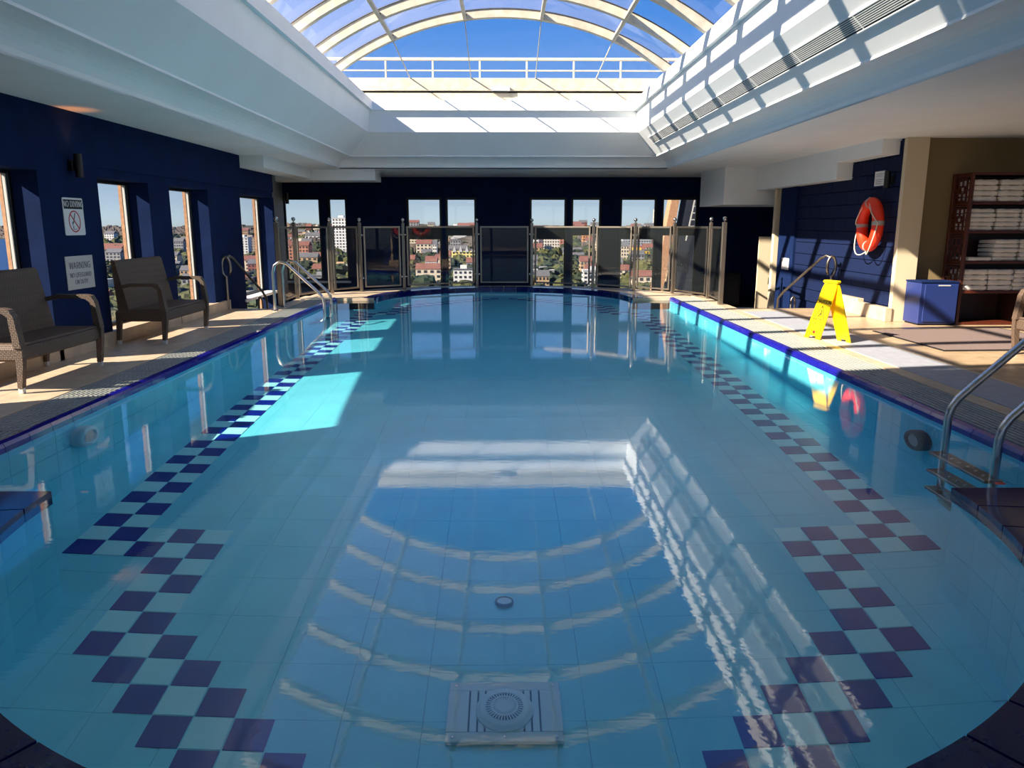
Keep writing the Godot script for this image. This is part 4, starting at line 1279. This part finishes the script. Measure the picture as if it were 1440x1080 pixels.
func towel_corner() -> void:
	# shelf unit
	var x0 := 5.975
	var x1 := 7.55
	var zf := -10.06
	var zb := -10.50
	var t := thing("towel_shelves", "dark wooden towel shelves with a carved fretwork side panel", "shelves", "", Vector3(x0, 0, zf))
	var s := Shape.new()
	var d := zb - zf
	var w := x1 - x0
	s.span(Vector3(w - 0.035, 0, 0), Vector3(w, 1.95, d), 0.003); obj("side_panel", s, M.wood, t)
	s = Shape.new()
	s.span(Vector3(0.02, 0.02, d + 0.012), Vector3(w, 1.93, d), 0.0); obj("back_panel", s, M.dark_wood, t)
	for y in [0.0, 0.415, 0.80, 1.19, 1.555, 1.92]:
		s = Shape.new()
		s.span(Vector3(0.03, y, 0), Vector3(w - 0.03, y + 0.035, d), 0.003); obj("shelf", s, M.wood, t)
	s = Shape.new()
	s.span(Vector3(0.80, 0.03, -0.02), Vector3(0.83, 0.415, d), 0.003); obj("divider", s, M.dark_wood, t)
	s = Shape.new()
	for z in [0.0, d + 0.05]: s.span(Vector3(0.0, 0.0, z), Vector3(0.04, 1.955, z - 0.05), 0.004)
	obj("corner_post", s, M.wood, t)
	for k in 4:
		# fretwork: nested rectangles and cross pieces
		var ya := 0.44 + k * 0.375
		var yb := ya + 0.345
		var za := -0.05
		var zd := d + 0.05
		s = Shape.new()
		var bar := func(p: Vector2, q: Vector2) -> void:
			s.bar(Vector3(0.02, lerpf(ya, yb, p.y), lerpf(za, zd, p.x)), Vector3(0.02, lerpf(ya, yb, q.y), lerpf(za, zd, q.x)), 0.018, 0.018, Vector3.RIGHT)
		for e in [[0, 0, 1, 0], [0, 1, 1, 1], [0.22, 0.1, 0.22, 0.9], [0.78, 0.1, 0.78, 0.9], [0.22, 0.1, 0.78, 0.1], [0.22, 0.9, 0.78, 0.9], [0.5, 0.1, 0.5, 0.38], [0.5, 0.62, 0.5, 0.9], [0.36, 0.38, 0.64, 0.38], [0.36, 0.62, 0.64, 0.62], [0.36, 0.38, 0.36, 0.62], [0.64, 0.38, 0.64, 0.62], [0, 0.5, 0.36, 0.5], [0.64, 0.5, 1, 0.5], [0, 0.25, 0.22, 0.25], [0.78, 0.25, 1, 0.25], [0, 0.75, 0.22, 0.75], [0.78, 0.75, 1, 0.75]]:
			bar.call(Vector2(e[0], e[1]), Vector2(e[2], e[3]))
		obj("fretwork", s, M.wood, t)
	s = Shape.new()
	s.span(Vector3(0.0, 0.0, -0.05), Vector3(0.03, 0.44, d + 0.05), 0.003); obj("lower_side", s, M.wood, t)
	# folded towels, one object each
	var proto_t := towel_mesh()
	var shelf_name: Array = ["lowest towel shelf", "third towel shelf down", "second towel shelf down", "top towel shelf"]
	var col_name: Array = ["left", "middle", "right", "far right"]
	var lay_name: Array = ["bottom", "second up", "third up", "fourth up", "fifth up"]
	var base: Array = [0.45, 0.835, 1.225, 1.59]
	for sh in 4:
		for c in 4:
			var num: int = [[4, 4, 5, 4], [5, 5, 5, 4], [5, 5, 5, 5], [4, 4, 5, 4]][sh][c]
			var hh: float = 0.278 / num if not (sh == 3 and c == 2) else 0.062
			if sh == 1 and c == 0: num = 1; hh = 0.05
			for k in num:
				var o := MeshInstance3D.new()
				o.mesh = proto_t
				named(o, "towel", self)
				var wv := 1.0 + rng.randf_range(-0.05, 0.05)
				var cx: float = x0 + 0.05 + 0.16 + c * 0.335 + (0.0 if not (sh == 1) else 0.02) + rng.randf_range(-0.008, 0.008)
				o.transform = Transform3D(Basis(Vector3.UP, rng.randf_range(-0.03, 0.03)).scaled_local(Vector3(wv, hh / 0.06, 1.0)), Vector3(cx, base[sh] + k * hh, zf - 0.045 + rng.randf_range(-0.012, 0.012)))
				var where := "%s, %s stack, %s" % [lay_name[k] if not (k == num - 1 and num > 1) else "topmost", col_name[c], shelf_name[sh]]
				tag(o, "folded white towel, " + where, "towel", "folded white towels on the wooden shelves")
	# blue bin cabinet
	var b := thing("towel_bin", "navy blue box cabinet for used towels beside the wooden shelves", "cabinet", "", Vector3(5.445, 0, -10.02))
	s = Shape.new()
	s.span(Vector3(0, 0.02, 0), Vector3(0.50, 0.555, -0.38), 0.006); obj("body", s, M.bin_blue, b)
	s = Shape.new()
	s.span(Vector3(-0.006, 0.555, 0.008), Vector3(0.506, 0.575, -0.386), 0.004); obj("lid", s, M.navy_paint, b)
	s = Shape.new()
	s.span(Vector3(0.05, 0.05, 0.0), Vector3(0.485, 0.535, 0.016), 0.004); var dd := obj("door", s, M.bin_blue, b)
	s = Shape.new()
	s.span(Vector3(0.22, 0.515, 0.016), Vector3(0.38, 0.530, 0.022), 0.002); obj("label_strip", s, M.sign_grey, dd)
	s = Shape.new()
	s.span(Vector3(0.02, 0.0, -0.02), Vector3(0.48, 0.022, -0.36)); obj("plinth", s, M.rubber, b)

func towel_mesh() -> ArrayMesh:
	# a towel folded in thirds: soft rounded roll at the front, slightly sagging top
	var s := Shape.new()
	var nx := 14
	var prof: Array = []
	for k in 18:
		var a := PI * 1.5 - PI * k / 17.0
		prof.append(Vector2(-0.026 * cos(a) * -1.0, 0.03 + 0.029 * sin(a)))
	var grid: Array = []
	for i in nx + 1:
		var u := float(i) / nx
		var x := (u - 0.5) * 0.315
		var edge := pow(absf(u - 0.5) * 2.0, 6.0)
		var wob := 0.0025 * sin(u * 9.0) + 0.0015 * sin(u * 23.0 + 1.0)
		var row: Array = []
		row.append(Vector3(x, 0.002, -0.33))
		for k in 18:
			var a := -PI * 0.5 + PI * k / 17.0
			row.append(Vector3(x, 0.03 + (0.029 + wob) * sin(a) * (1.0 - 0.25 * edge), 0.0 + 0.026 * cos(a) * (1.0 - 0.4 * edge) + wob))
		row.append(Vector3(x, 0.056 + wob - 0.006 * edge, -0.15)); row.append(Vector3(x, 0.05 - 0.01 * edge, -0.33))
		grid.append(row)
	var m: int = grid[0].size()
	var nrm := func(i: int, j: int) -> Vector3:
		var du: Vector3 = grid[mini(i + 1, nx)][j] - grid[maxi(i - 1, 0)][j]
		var dv: Vector3 = grid[i][mini(j + 1, m - 1)] - grid[i][maxi(j - 1, 0)]
		return dv.cross(du).normalized() * -1.0
	for i in nx:
		for j in m - 1:
			var na: Vector3 = nrm.call(i, j)
			var nb: Vector3 = nrm.call(i + 1, j)
			var nc: Vector3 = nrm.call(i + 1, j + 1)
			var nd: Vector3 = nrm.call(i, j + 1)
			s.tri(grid[i][j], grid[i + 1][j], grid[i + 1][j + 1], na, nb, nc); s.tri(grid[i][j], grid[i + 1][j + 1], grid[i][j + 1], na, nc, nd)
	for e in [0, nx]:
		var o := Vector3(grid[e][0].x, 0.03, -0.15)
		var nn := Vector3(-1.0 if e == 0 else 1.0, 0, 0)
		for j in m - 1: s.tri(o, grid[e][j], grid[e][j + 1], nn, nn, nn)
		s.tri(o, grid[e][m - 1], grid[e][0], nn, nn, nn)
	return s.mesh(M.towel)

# ================================================================ the city outside
func ground_y(x: float, z: float) -> float:
	var d := -z
	var k := smoothstep(300.0, 1600.0, d)
	return lerpf(-52.0, -12.0, k) - 10.0 * smoothstep(-0.24, -0.34, x / maxf(d, 1.0))

func city() -> void:
	var s := Shape.new()
	for i in 40:
		for j in 32:
			var p: Array = []
			for q in [[0, 0], [1, 0], [1, 1], [0, 1]]:
				var d := 60.0 * pow(1750.0 / 60.0, (j + q[1]) / 32.0)
				var r := lerpf(-0.62, 0.5, (i + q[0]) / 40.0)
				var x := r * d
				var y := ground_y(x, -d)
				if r < -0.27 and d > 1500.0: y = minf(y, -66.0)
				p.append(Vector3(x, y, -d))
			s.face(p[0], p[1], p[2], p[3], Vector3.UP)
	struct("terrain_ground", s, M.terrain, "wooded city ground below the windows")
	s = Shape.new()
	s.face(Vector3(-6000, -63, -900), Vector3(-240, -63, -900), Vector3(-600, -63, -6000), Vector3(-6000, -63, -6000), Vector3.UP)
	var bay := obj("bay_water", s, M.bay)
	bay.set_meta("kind", "structure"); bay.set_meta("label", "blue harbour water seen through the left windows")
	# far shore: low hills
	s = Shape.new()
	var f := FastNoiseLite.new()
	f.seed = 5; f.frequency = 0.0012; f.fractal_octaves = 4
	for i in 120:
		for j in 6:
			var p: Array = []
			for q in [[0, 0], [1, 0], [1, 1], [0, 1]]:
				var r := lerpf(-0.75, 0.05, (i + q[0]) / 120.0)
				var d: float = 3600.0 + (j + q[1]) * 220.0
				var h: float = -63.0 + (j + q[1]) / 6.0 * (56.0 + 34.0 * f.get_noise_2d(r * 4000.0, d))
				p.append(Vector3(r * d, h, -d))
			s.face(p[0], p[1], p[2], p[3], Vector3(0, 1, 0.3))
	struct("hill_shore", s, M.terrain, "far shore with low hills across the harbour")
	# houses of the far shore and of the ridge: too many and too small to tell apart
	var fm := Shape.new()
	for k in 900:
		var r := rng.randf_range(-0.66, -0.2)
		var d := rng.randf_range(3650.0, 4900.0)
		var t := (d - 3600.0) / 1320.0
		fm.box(Vector3(r * d, -63.0 + t * (58.0 + 30.0 * f.get_noise_2d(r * 4000.0, d)) + 4.0, -d), Vector3(rng.randf_range(10, 26), rng.randf_range(7, 16), 14))
	mat("far_house", Color(0.48, 0.455, 0.43), 0.9)
	grained(M.far_house, noise_tex(0.5, 1, Color(0.55, 0.5, 0.5), Color(1.3, 1.25, 1.2), 128, 31), 0.0011)
	# tree crowns
	var crown := Shape.new()
	var lump := FastNoiseLite.new()
	lump.seed = 3; lump.frequency = 0.9
	var ico: Array = []
	for i in 9:
		var row: Array = []
		for j in 12:
			var a := PI * i / 8.0
			var b := TAU * j / 12.0
			var dd := Vector3(sin(a) * cos(b), cos(a), sin(a) * sin(b))
			row.append(dd * (1.0 + 0.35 * lump.get_noise_3dv(dd * 2.0)))
		ico.append(row)
	for i in 8:
		for j in 12:
			var jj := (j + 1) % 12
			crown.face(ico[i][j], ico[i][jj], ico[i + 1][jj], ico[i + 1][j], ico[i][j] + ico[i + 1][jj])
	for kind in 2:
		var mm := MultiMesh.new()
		mm.transform_format = MultiMesh.TRANSFORM_3D
		mm.mesh = crown.mesh(M.leaf_dark if kind == 0 else M.leaf_olive)
		mm.instance_count = 1500
		for k in 1500:
			var d := 420.0 * pow(4.1, rng.randf())
			var r := rng.randf_range(-0.60, 0.36)
			if r < -0.27 and d > 1480.0: d = rng.randf_range(500.0, 1480.0)
			var sz := rng.randf_range(3.0, 7.5)
			mm.set_instance_transform(k, Transform3D(Basis(Vector3.UP, rng.randf() * TAU).scaled(Vector3(sz * 1.2, sz, sz * 1.2)), Vector3(r * d, ground_y(r * d, -d) + sz * 0.5, -d)))
		var mi := MultiMeshInstance3D.new()
		mi.multimesh = mm
		named(mi, "tree_canopy", self)
		stuff(mi); mi.set_meta("label", ["dark green tree crowns massed between the city buildings", "olive green tree crowns massed between the city buildings"][kind]); mi.set_meta("category", "trees")
	# buildings one can tell apart
	var spec: Array = [
		# bearing x/-z, distance, width, depth, height, colour, storeys, columns, roof, label
		[-0.262, 330, 20, 16, 44, Color(0.74, 0.50, 0.40), 12, 6, 2, "pink brick apartment block with rows of balconies, seen through the corner window"],
		[-0.247, 300, 26, 16, 26, Color(0.78, 0.54, 0.44), 7, 8, 2, "lower pink apartment wing in front of the pink block"],
		[-0.252, 620, 26, 18, 74, Color(0.72, 0.70, 0.66), 18, 6, 0, "tall grey apartment tower behind the pink block"],
		[-0.240, 560, 12, 14, 60, Color(0.55, 0.56, 0.57), 14, 4, 0, "slim dark grey tower beside the tall grey tower"],
		[-0.208, 360, 18, 18, 66, Color(0.86, 0.86, 0.85), 16, 5, 0, "white tower with banded balconies in the narrow corner window"],
		[-0.203, 250, 14, 12, 24, Color(0.72, 0.55, 0.46), 7, 5, 2, "salmon block at the foot of the white tower"],
		[-0.118, 420, 22, 14, 44, Color(0.80, 0.74, 0.62), 11, 6, 0, "cream tower left of the centre-left window mullion"],
		[-0.112, 300, 14, 12, 22, Color(0.82, 0.68, 0.48), 6, 4, 0, "tan block below the cream tower"],
		[-0.083, 520, 14, 14, 46, Color(0.56, 0.30, 0.22), 10, 4, 0, "red brick tower through the centre-left window"],
		[-0.062, 560, 34, 16, 34, Color(0.45, 0.24, 0.20), 6, 9, 2, "wide maroon brick building under a red roof"],
		[-0.056, 380, 28, 16, 30, Color(0.42, 0.26, 0.24), 5, 8, 3, "maroon hall with a white roof lantern"],
		[-0.055, 290, 32, 12, 22, Color(0.86, 0.80, 0.50), 4, 9, 4, "long yellow terrace with a row of white gables"],
		[-0.045, 170, 20, 12, 8, Color(0.86, 0.78, 0.68), 1, 5, 0, "low cream pavilion among trees below the yellow terrace"],
		[0.036, 430, 16, 14, 38, Color(0.88, 0.87, 0.84), 9, 5, 0, "white block left of the centre-right window mullion"],
		[0.040, 475, 24, 14, 22, Color(0.40, 0.36, 0.40), 5, 7, 1, "purple grey house row with steep roofs"],
		[0.062, 400, 18, 14, 30, Color(0.84, 0.80, 0.74), 6, 6, 0, "pale block with a stepped roof past the white block"],
		[0.070, 330, 26, 14, 24, Color(0.70, 0.46, 0.38), 5, 7, 2, "terracotta brick terrace in the centre-right window"],
		[0.068, 250, 14, 12, 16, Color(0.88, 0.80, 0.50), 4, 5, 0, "pale yellow block below the terracotta terrace"],
		[0.086, 310, 12, 10, 15, Color(0.88, 0.82, 0.58), 4, 4, 0, "small lemon block right of the window mullion"],
		[0.108, 480, 14, 14, 60, Color(0.76, 0.50, 0.30), 13, 4, 0, "orange brick tower in the centre-right window"],
		[0.112, 260, 26, 12, 12, Color(0.84, 0.82, 0.78), 2, 8, 0, "long low white building below the orange tower"],
		[0.146, 380, 14, 14, 40, Color(0.62, 0.56, 0.50), 10, 4, 0, "brown banded block at the edge of the far right window"],
		[0.171, 470, 36, 16, 54, Color(0.62, 0.64, 0.66), 11, 11, 0, "grey gridded office slab in the far right window"],
		[0.172, 400, 26, 16, 32, Color(0.90, 0.72, 0.26), 5, 7, 0, "bright yellow building below the grey office slab"],
		[0.198, 900, 22, 18, 92, Color(0.84, 0.82, 0.76), 16, 5, 0, "tall cream tower rising above the skyline on the right"],
		[0.204, 430, 14, 14, 54, Color(0.88, 0.86, 0.80), 13, 4, 0, "white tower at the right edge of the far windows"],
		[0.170, 210, 22, 12, 10, Color(0.60, 0.36, 0.34), 2, 7, 2, "low red roofed building in the far right window"],
		[0.188, 340, 16, 12, 9, Color(0.86, 0.82, 0.80), 2, 5, 2, "white house with a red roof among right-hand trees"],
		[-0.335, 420, 18, 14, 54, Color(0.86, 0.86, 0.84), 13, 4, 0, "slim white tower seen through the last left window"],
		[-0.325, 330, 20, 14, 26, Color(0.64, 0.58, 0.52), 6, 5, 0, "grey brown block behind the slim white tower"],
		[-0.405, 430, 18, 14, 38, Color(0.84, 0.76, 0.66), 9, 5, 0, "cream block on the shore in the middle left window"],
		[-0.425, 520, 18, 14, 36, Color(0.60, 0.50, 0.44), 8, 5, 2, "brown block beside the shore in the middle left window"],
		[-0.500, 520, 30, 16, 34, Color(0.72, 0.52, 0.46), 6, 7, 2, "red roofed apartment row above the second wicker seat"],
		[-0.520, 480, 16, 14, 30, Color(0.86, 0.86, 0.84), 6, 4, 0, "white apartment block at the water by the red roofed row"],
	]
	mat("roof_red", Color(0.46, 0.29, 0.25), 0.8); mat("roof_grey", Color(0.36, 0.36, 0.37), 0.8); mat("roof_white", Color(0.74, 0.74, 0.73), 0.7)
	for n in spec.size():
		var q: Array = spec[n]
		q[1] = maxf(q[1] * 2.1, 800.0 + 31.0 * (n % 11))
		var dd: float = q[1]
		var top := -0.016
		if q[9].begins_with("white tower with banded") : top = 0.008
		if q[9].begins_with("tall cream"): top = 0.019
		if q[9].begins_with("orange") or q[9].begins_with("tall grey") or q[9].begins_with("slim dark"): top = -0.010
		if q[9].begins_with("pink") or q[9].begins_with("maroon") or q[9].begins_with("wide maroon"): top = -0.026
		if q[9].begins_with("lower pink") or q[9].begins_with("salmon") or q[9].begins_with("tan block"): top = -0.044
		if q[9].begins_with("long yellow") or q[9].begins_with("pale yellow") or q[9].begins_with("small lemon") or q[9].begins_with("bright yellow"): top = -0.033
		if q[6] <= 2: top = -0.052
		if q[0] < -0.38: top = -0.042
		q[4] = clampf(1.3 + top * dd - ground_y(q[0] * dd, -dd) + 1.0, 7.0, 90.0)
		q[6] = int(q[4] / 3.3)
		building(q[0], q[1], q[2], q[3], q[4], q[5], q[6], q[7], q[8], q[9], "")
	var tints: Array = [["cream", Color(0.82, 0.76, 0.66)], ["white", Color(0.86, 0.85, 0.83)], ["brick red", Color(0.56, 0.33, 0.27)], ["grey", Color(0.56, 0.56, 0.56)], ["tan", Color(0.72, 0.60, 0.46)]]
	var taken: Array = []
	for q in spec: taken.append(Vector3(q[0] * q[1], q[1], q[2]))
	var done := 0
	while done < 190:
		var d := 560.0 * pow(2.9, rng.randf())
		var r := rng.randf_range(-0.285, 0.235)
		if done % 5 == 0:
			r = rng.randf_range(-0.56, -0.31); d = minf(d, 1450.0)
		var free := true
		for e in taken:
			if absf(e.x - r * d) < e.z * 0.5 + 13.0 and absf(e.y - d) < 18.0: free = false
		if not free: continue
		done += 1
		taken.append(Vector3(r * d, d, 22.0))
		var hh := rng.randf_range(7.0, 20.0)
		var ti: Array = tints[rng.randi() % 5]
		var rf := rng.randi() % 3
		var lb: String = "%s city house with a %s roof in the view beyond the windows" % [ti[0], ["flat", "grey pitched", "red pitched"][rf]]
		building(r, d, rng.randf_range(9, 22), rng.randf_range(9, 14), hh, ti[1], int(hh / 3.4), 4, rf, lb, "%s city houses with %s roofs" % [ti[0], ["flat", "grey pitched", "red pitched"][rf]])
	for k in 1100:
		var r := rng.randf_range(-0.29, 0.34)
		var d := rng.randf_range(950.0, 1740.0)
		var clear := true
		for e in taken:
			if absf(e.x - r * d) < e.z * 0.5 + 16.0 and absf(e.y - d) < 26.0: clear = false
		if not clear: continue
		fm.box(Vector3(r * d, ground_y(r * d, -d) + 4.0, -d - 0.0), Vector3(rng.randf_range(9, 26), rng.randf_range(8, 17), 12))
	var fo := obj("distant_houses", fm, M.far_house)
	stuff(fo); fo.set_meta("label", "countless small pale houses on the distant ridge and shore"); fo.set_meta("category", "houses")
	# stair tower of the hotel outside the far right window
	var st := thing("stair_brace", "slanting sandstone fin with a metal stair outside the far right window", "stair", "", Vector3(5.35, 0.0, -24.0))
	st.scale = Vector3.ONE * 1.17
	s = Shape.new()
	s.slab(PackedVector2Array([Vector2(-0.62, -1.5), Vector2(0.04, 2.6), Vector2(0.24, 2.6), Vector2(-0.36, -1.5)]), 0.5, Vector3(-0.1, 0, -0.5)); obj("fin", s, M.sandstone, st)
	s = Shape.new()
	s.slab(PackedVector2Array([Vector2(0.20, 2.6), Vector2(-0.36, -1.5), Vector2(0.9, -1.5), Vector2(0.9, 2.6)]), 0.12, Vector3(0, 0, -0.2)); obj("shade_plate", s, M.charcoal_tone, st)  # wall turned from the sun, its shade put into the dark colour
	s = Shape.new()
	for k in 9: s.bar(Vector3(0.25 + k * 0.03, 0.9 + k * 0.17, 0.1), Vector3(0.62, 0.9 + k * 0.17, 0.1), 0.03, 0.025)
	obj("rung", s, M.frame_white, st)
	s = Shape.new()
	s.bar(Vector3(0.2, 0.7, 0.1), Vector3(0.52, 2.5, 0.1), 0.03, 0.03); s.bar(Vector3(0.64, 0.7, 0.1), Vector3(0.64, 2.5, 0.1), 0.03, 0.03); obj("stringer", s, M.frame_white, st)

func building(r: float, d: float, w: float, dp: float, h: float, c: Color, floors: int, cols: int, roof_kind: int, label: String, group: String) -> void:
	var key := "facade_" + c.to_html()
	if not M.has(key): mat(key, c, 0.85)
	var gy := ground_y(r * d, -d) - 1.0
	var t := thing("city_building", label, "building", group, Vector3(r * d, gy, -d))
	var s := Shape.new()
	s.span(Vector3(-w / 2, 0, 0), Vector3(w / 2, h, -dp)); obj("wall", s, M[key], t)
	s = Shape.new()
	floors = clampi(floors, 1, 16)
	for i in floors:
		for j in cols:
			var x := -w / 2 + w * (j + 0.5) / cols
			var y := h - (i + 0.55) * h / (floors + 0.4)
			s.box(Vector3(x, y, 0.0), Vector3(w / cols * 0.5, h / floors * 0.45, 0.3))
	for i in floors:
		for j in 3:
			s.box(Vector3(-w / 2, h - (i + 0.55) * h / (floors + 0.4), -dp * (j + 0.5) / 3), Vector3(0.3, h / floors * 0.45, dp / 3 * 0.5))
	stuff(obj("window", s, M.city_window, t))
	s = Shape.new()
	if roof_kind == 0:
		s.span(Vector3(-w / 2 - 0.3, h, 0.3), Vector3(w / 2 + 0.3, h + 0.8, -dp - 0.3)); obj("roof", s, M.roof_grey if floors % 2 else M.roof_white, t)
		s = Shape.new()
		s.span(Vector3(-w * 0.15, h + 0.8, -dp * 0.3), Vector3(w * 0.2, h + 3.2, -dp * 0.7)); obj("plant_room", s, M[key], t)
	elif roof_kind == 3:
		s.slab(PackedVector2Array([Vector2(-w / 2, h), Vector2(w / 2, h), Vector2(w * 0.3, h + 5), Vector2(-w * 0.3, h + 5)]), dp, Vector3(0, 0, -dp)); obj("roof", s, M.roof_white, t)
	elif roof_kind == 4:
		s.slab(PackedVector2Array([Vector2(-w / 2, h), Vector2(w / 2, h), Vector2(w / 2, h + 2), Vector2(-w / 2, h + 2)]), dp, Vector3(0, 0, -dp)); obj("roof", s, M.roof_grey, t)
		for k in 5:
			s = Shape.new()
			var x := -w / 2 + w * (k + 0.5) / 5
			s.slab(PackedVector2Array([Vector2(x - 2.0, h - 1), Vector2(x + 2.0, h - 1), Vector2(x, h + 5)]), 1.0, Vector3(0, 0, -0.5)); obj("gable", s, M.roof_white, t)
	else:
		s.slab(PackedVector2Array([Vector2(0.4, h - 0.2), Vector2(-dp - 0.4, h - 0.2), Vector2(-dp / 2, h + 4.2)]), w + 0.8, Vector3(-w / 2 - 0.4, 0, 0), Basis(Vector3(0, 0, 1), Vector3.UP, Vector3.RIGHT)); obj("roof", s, M.roof_grey if roof_kind == 1 else M.roof_red, t)
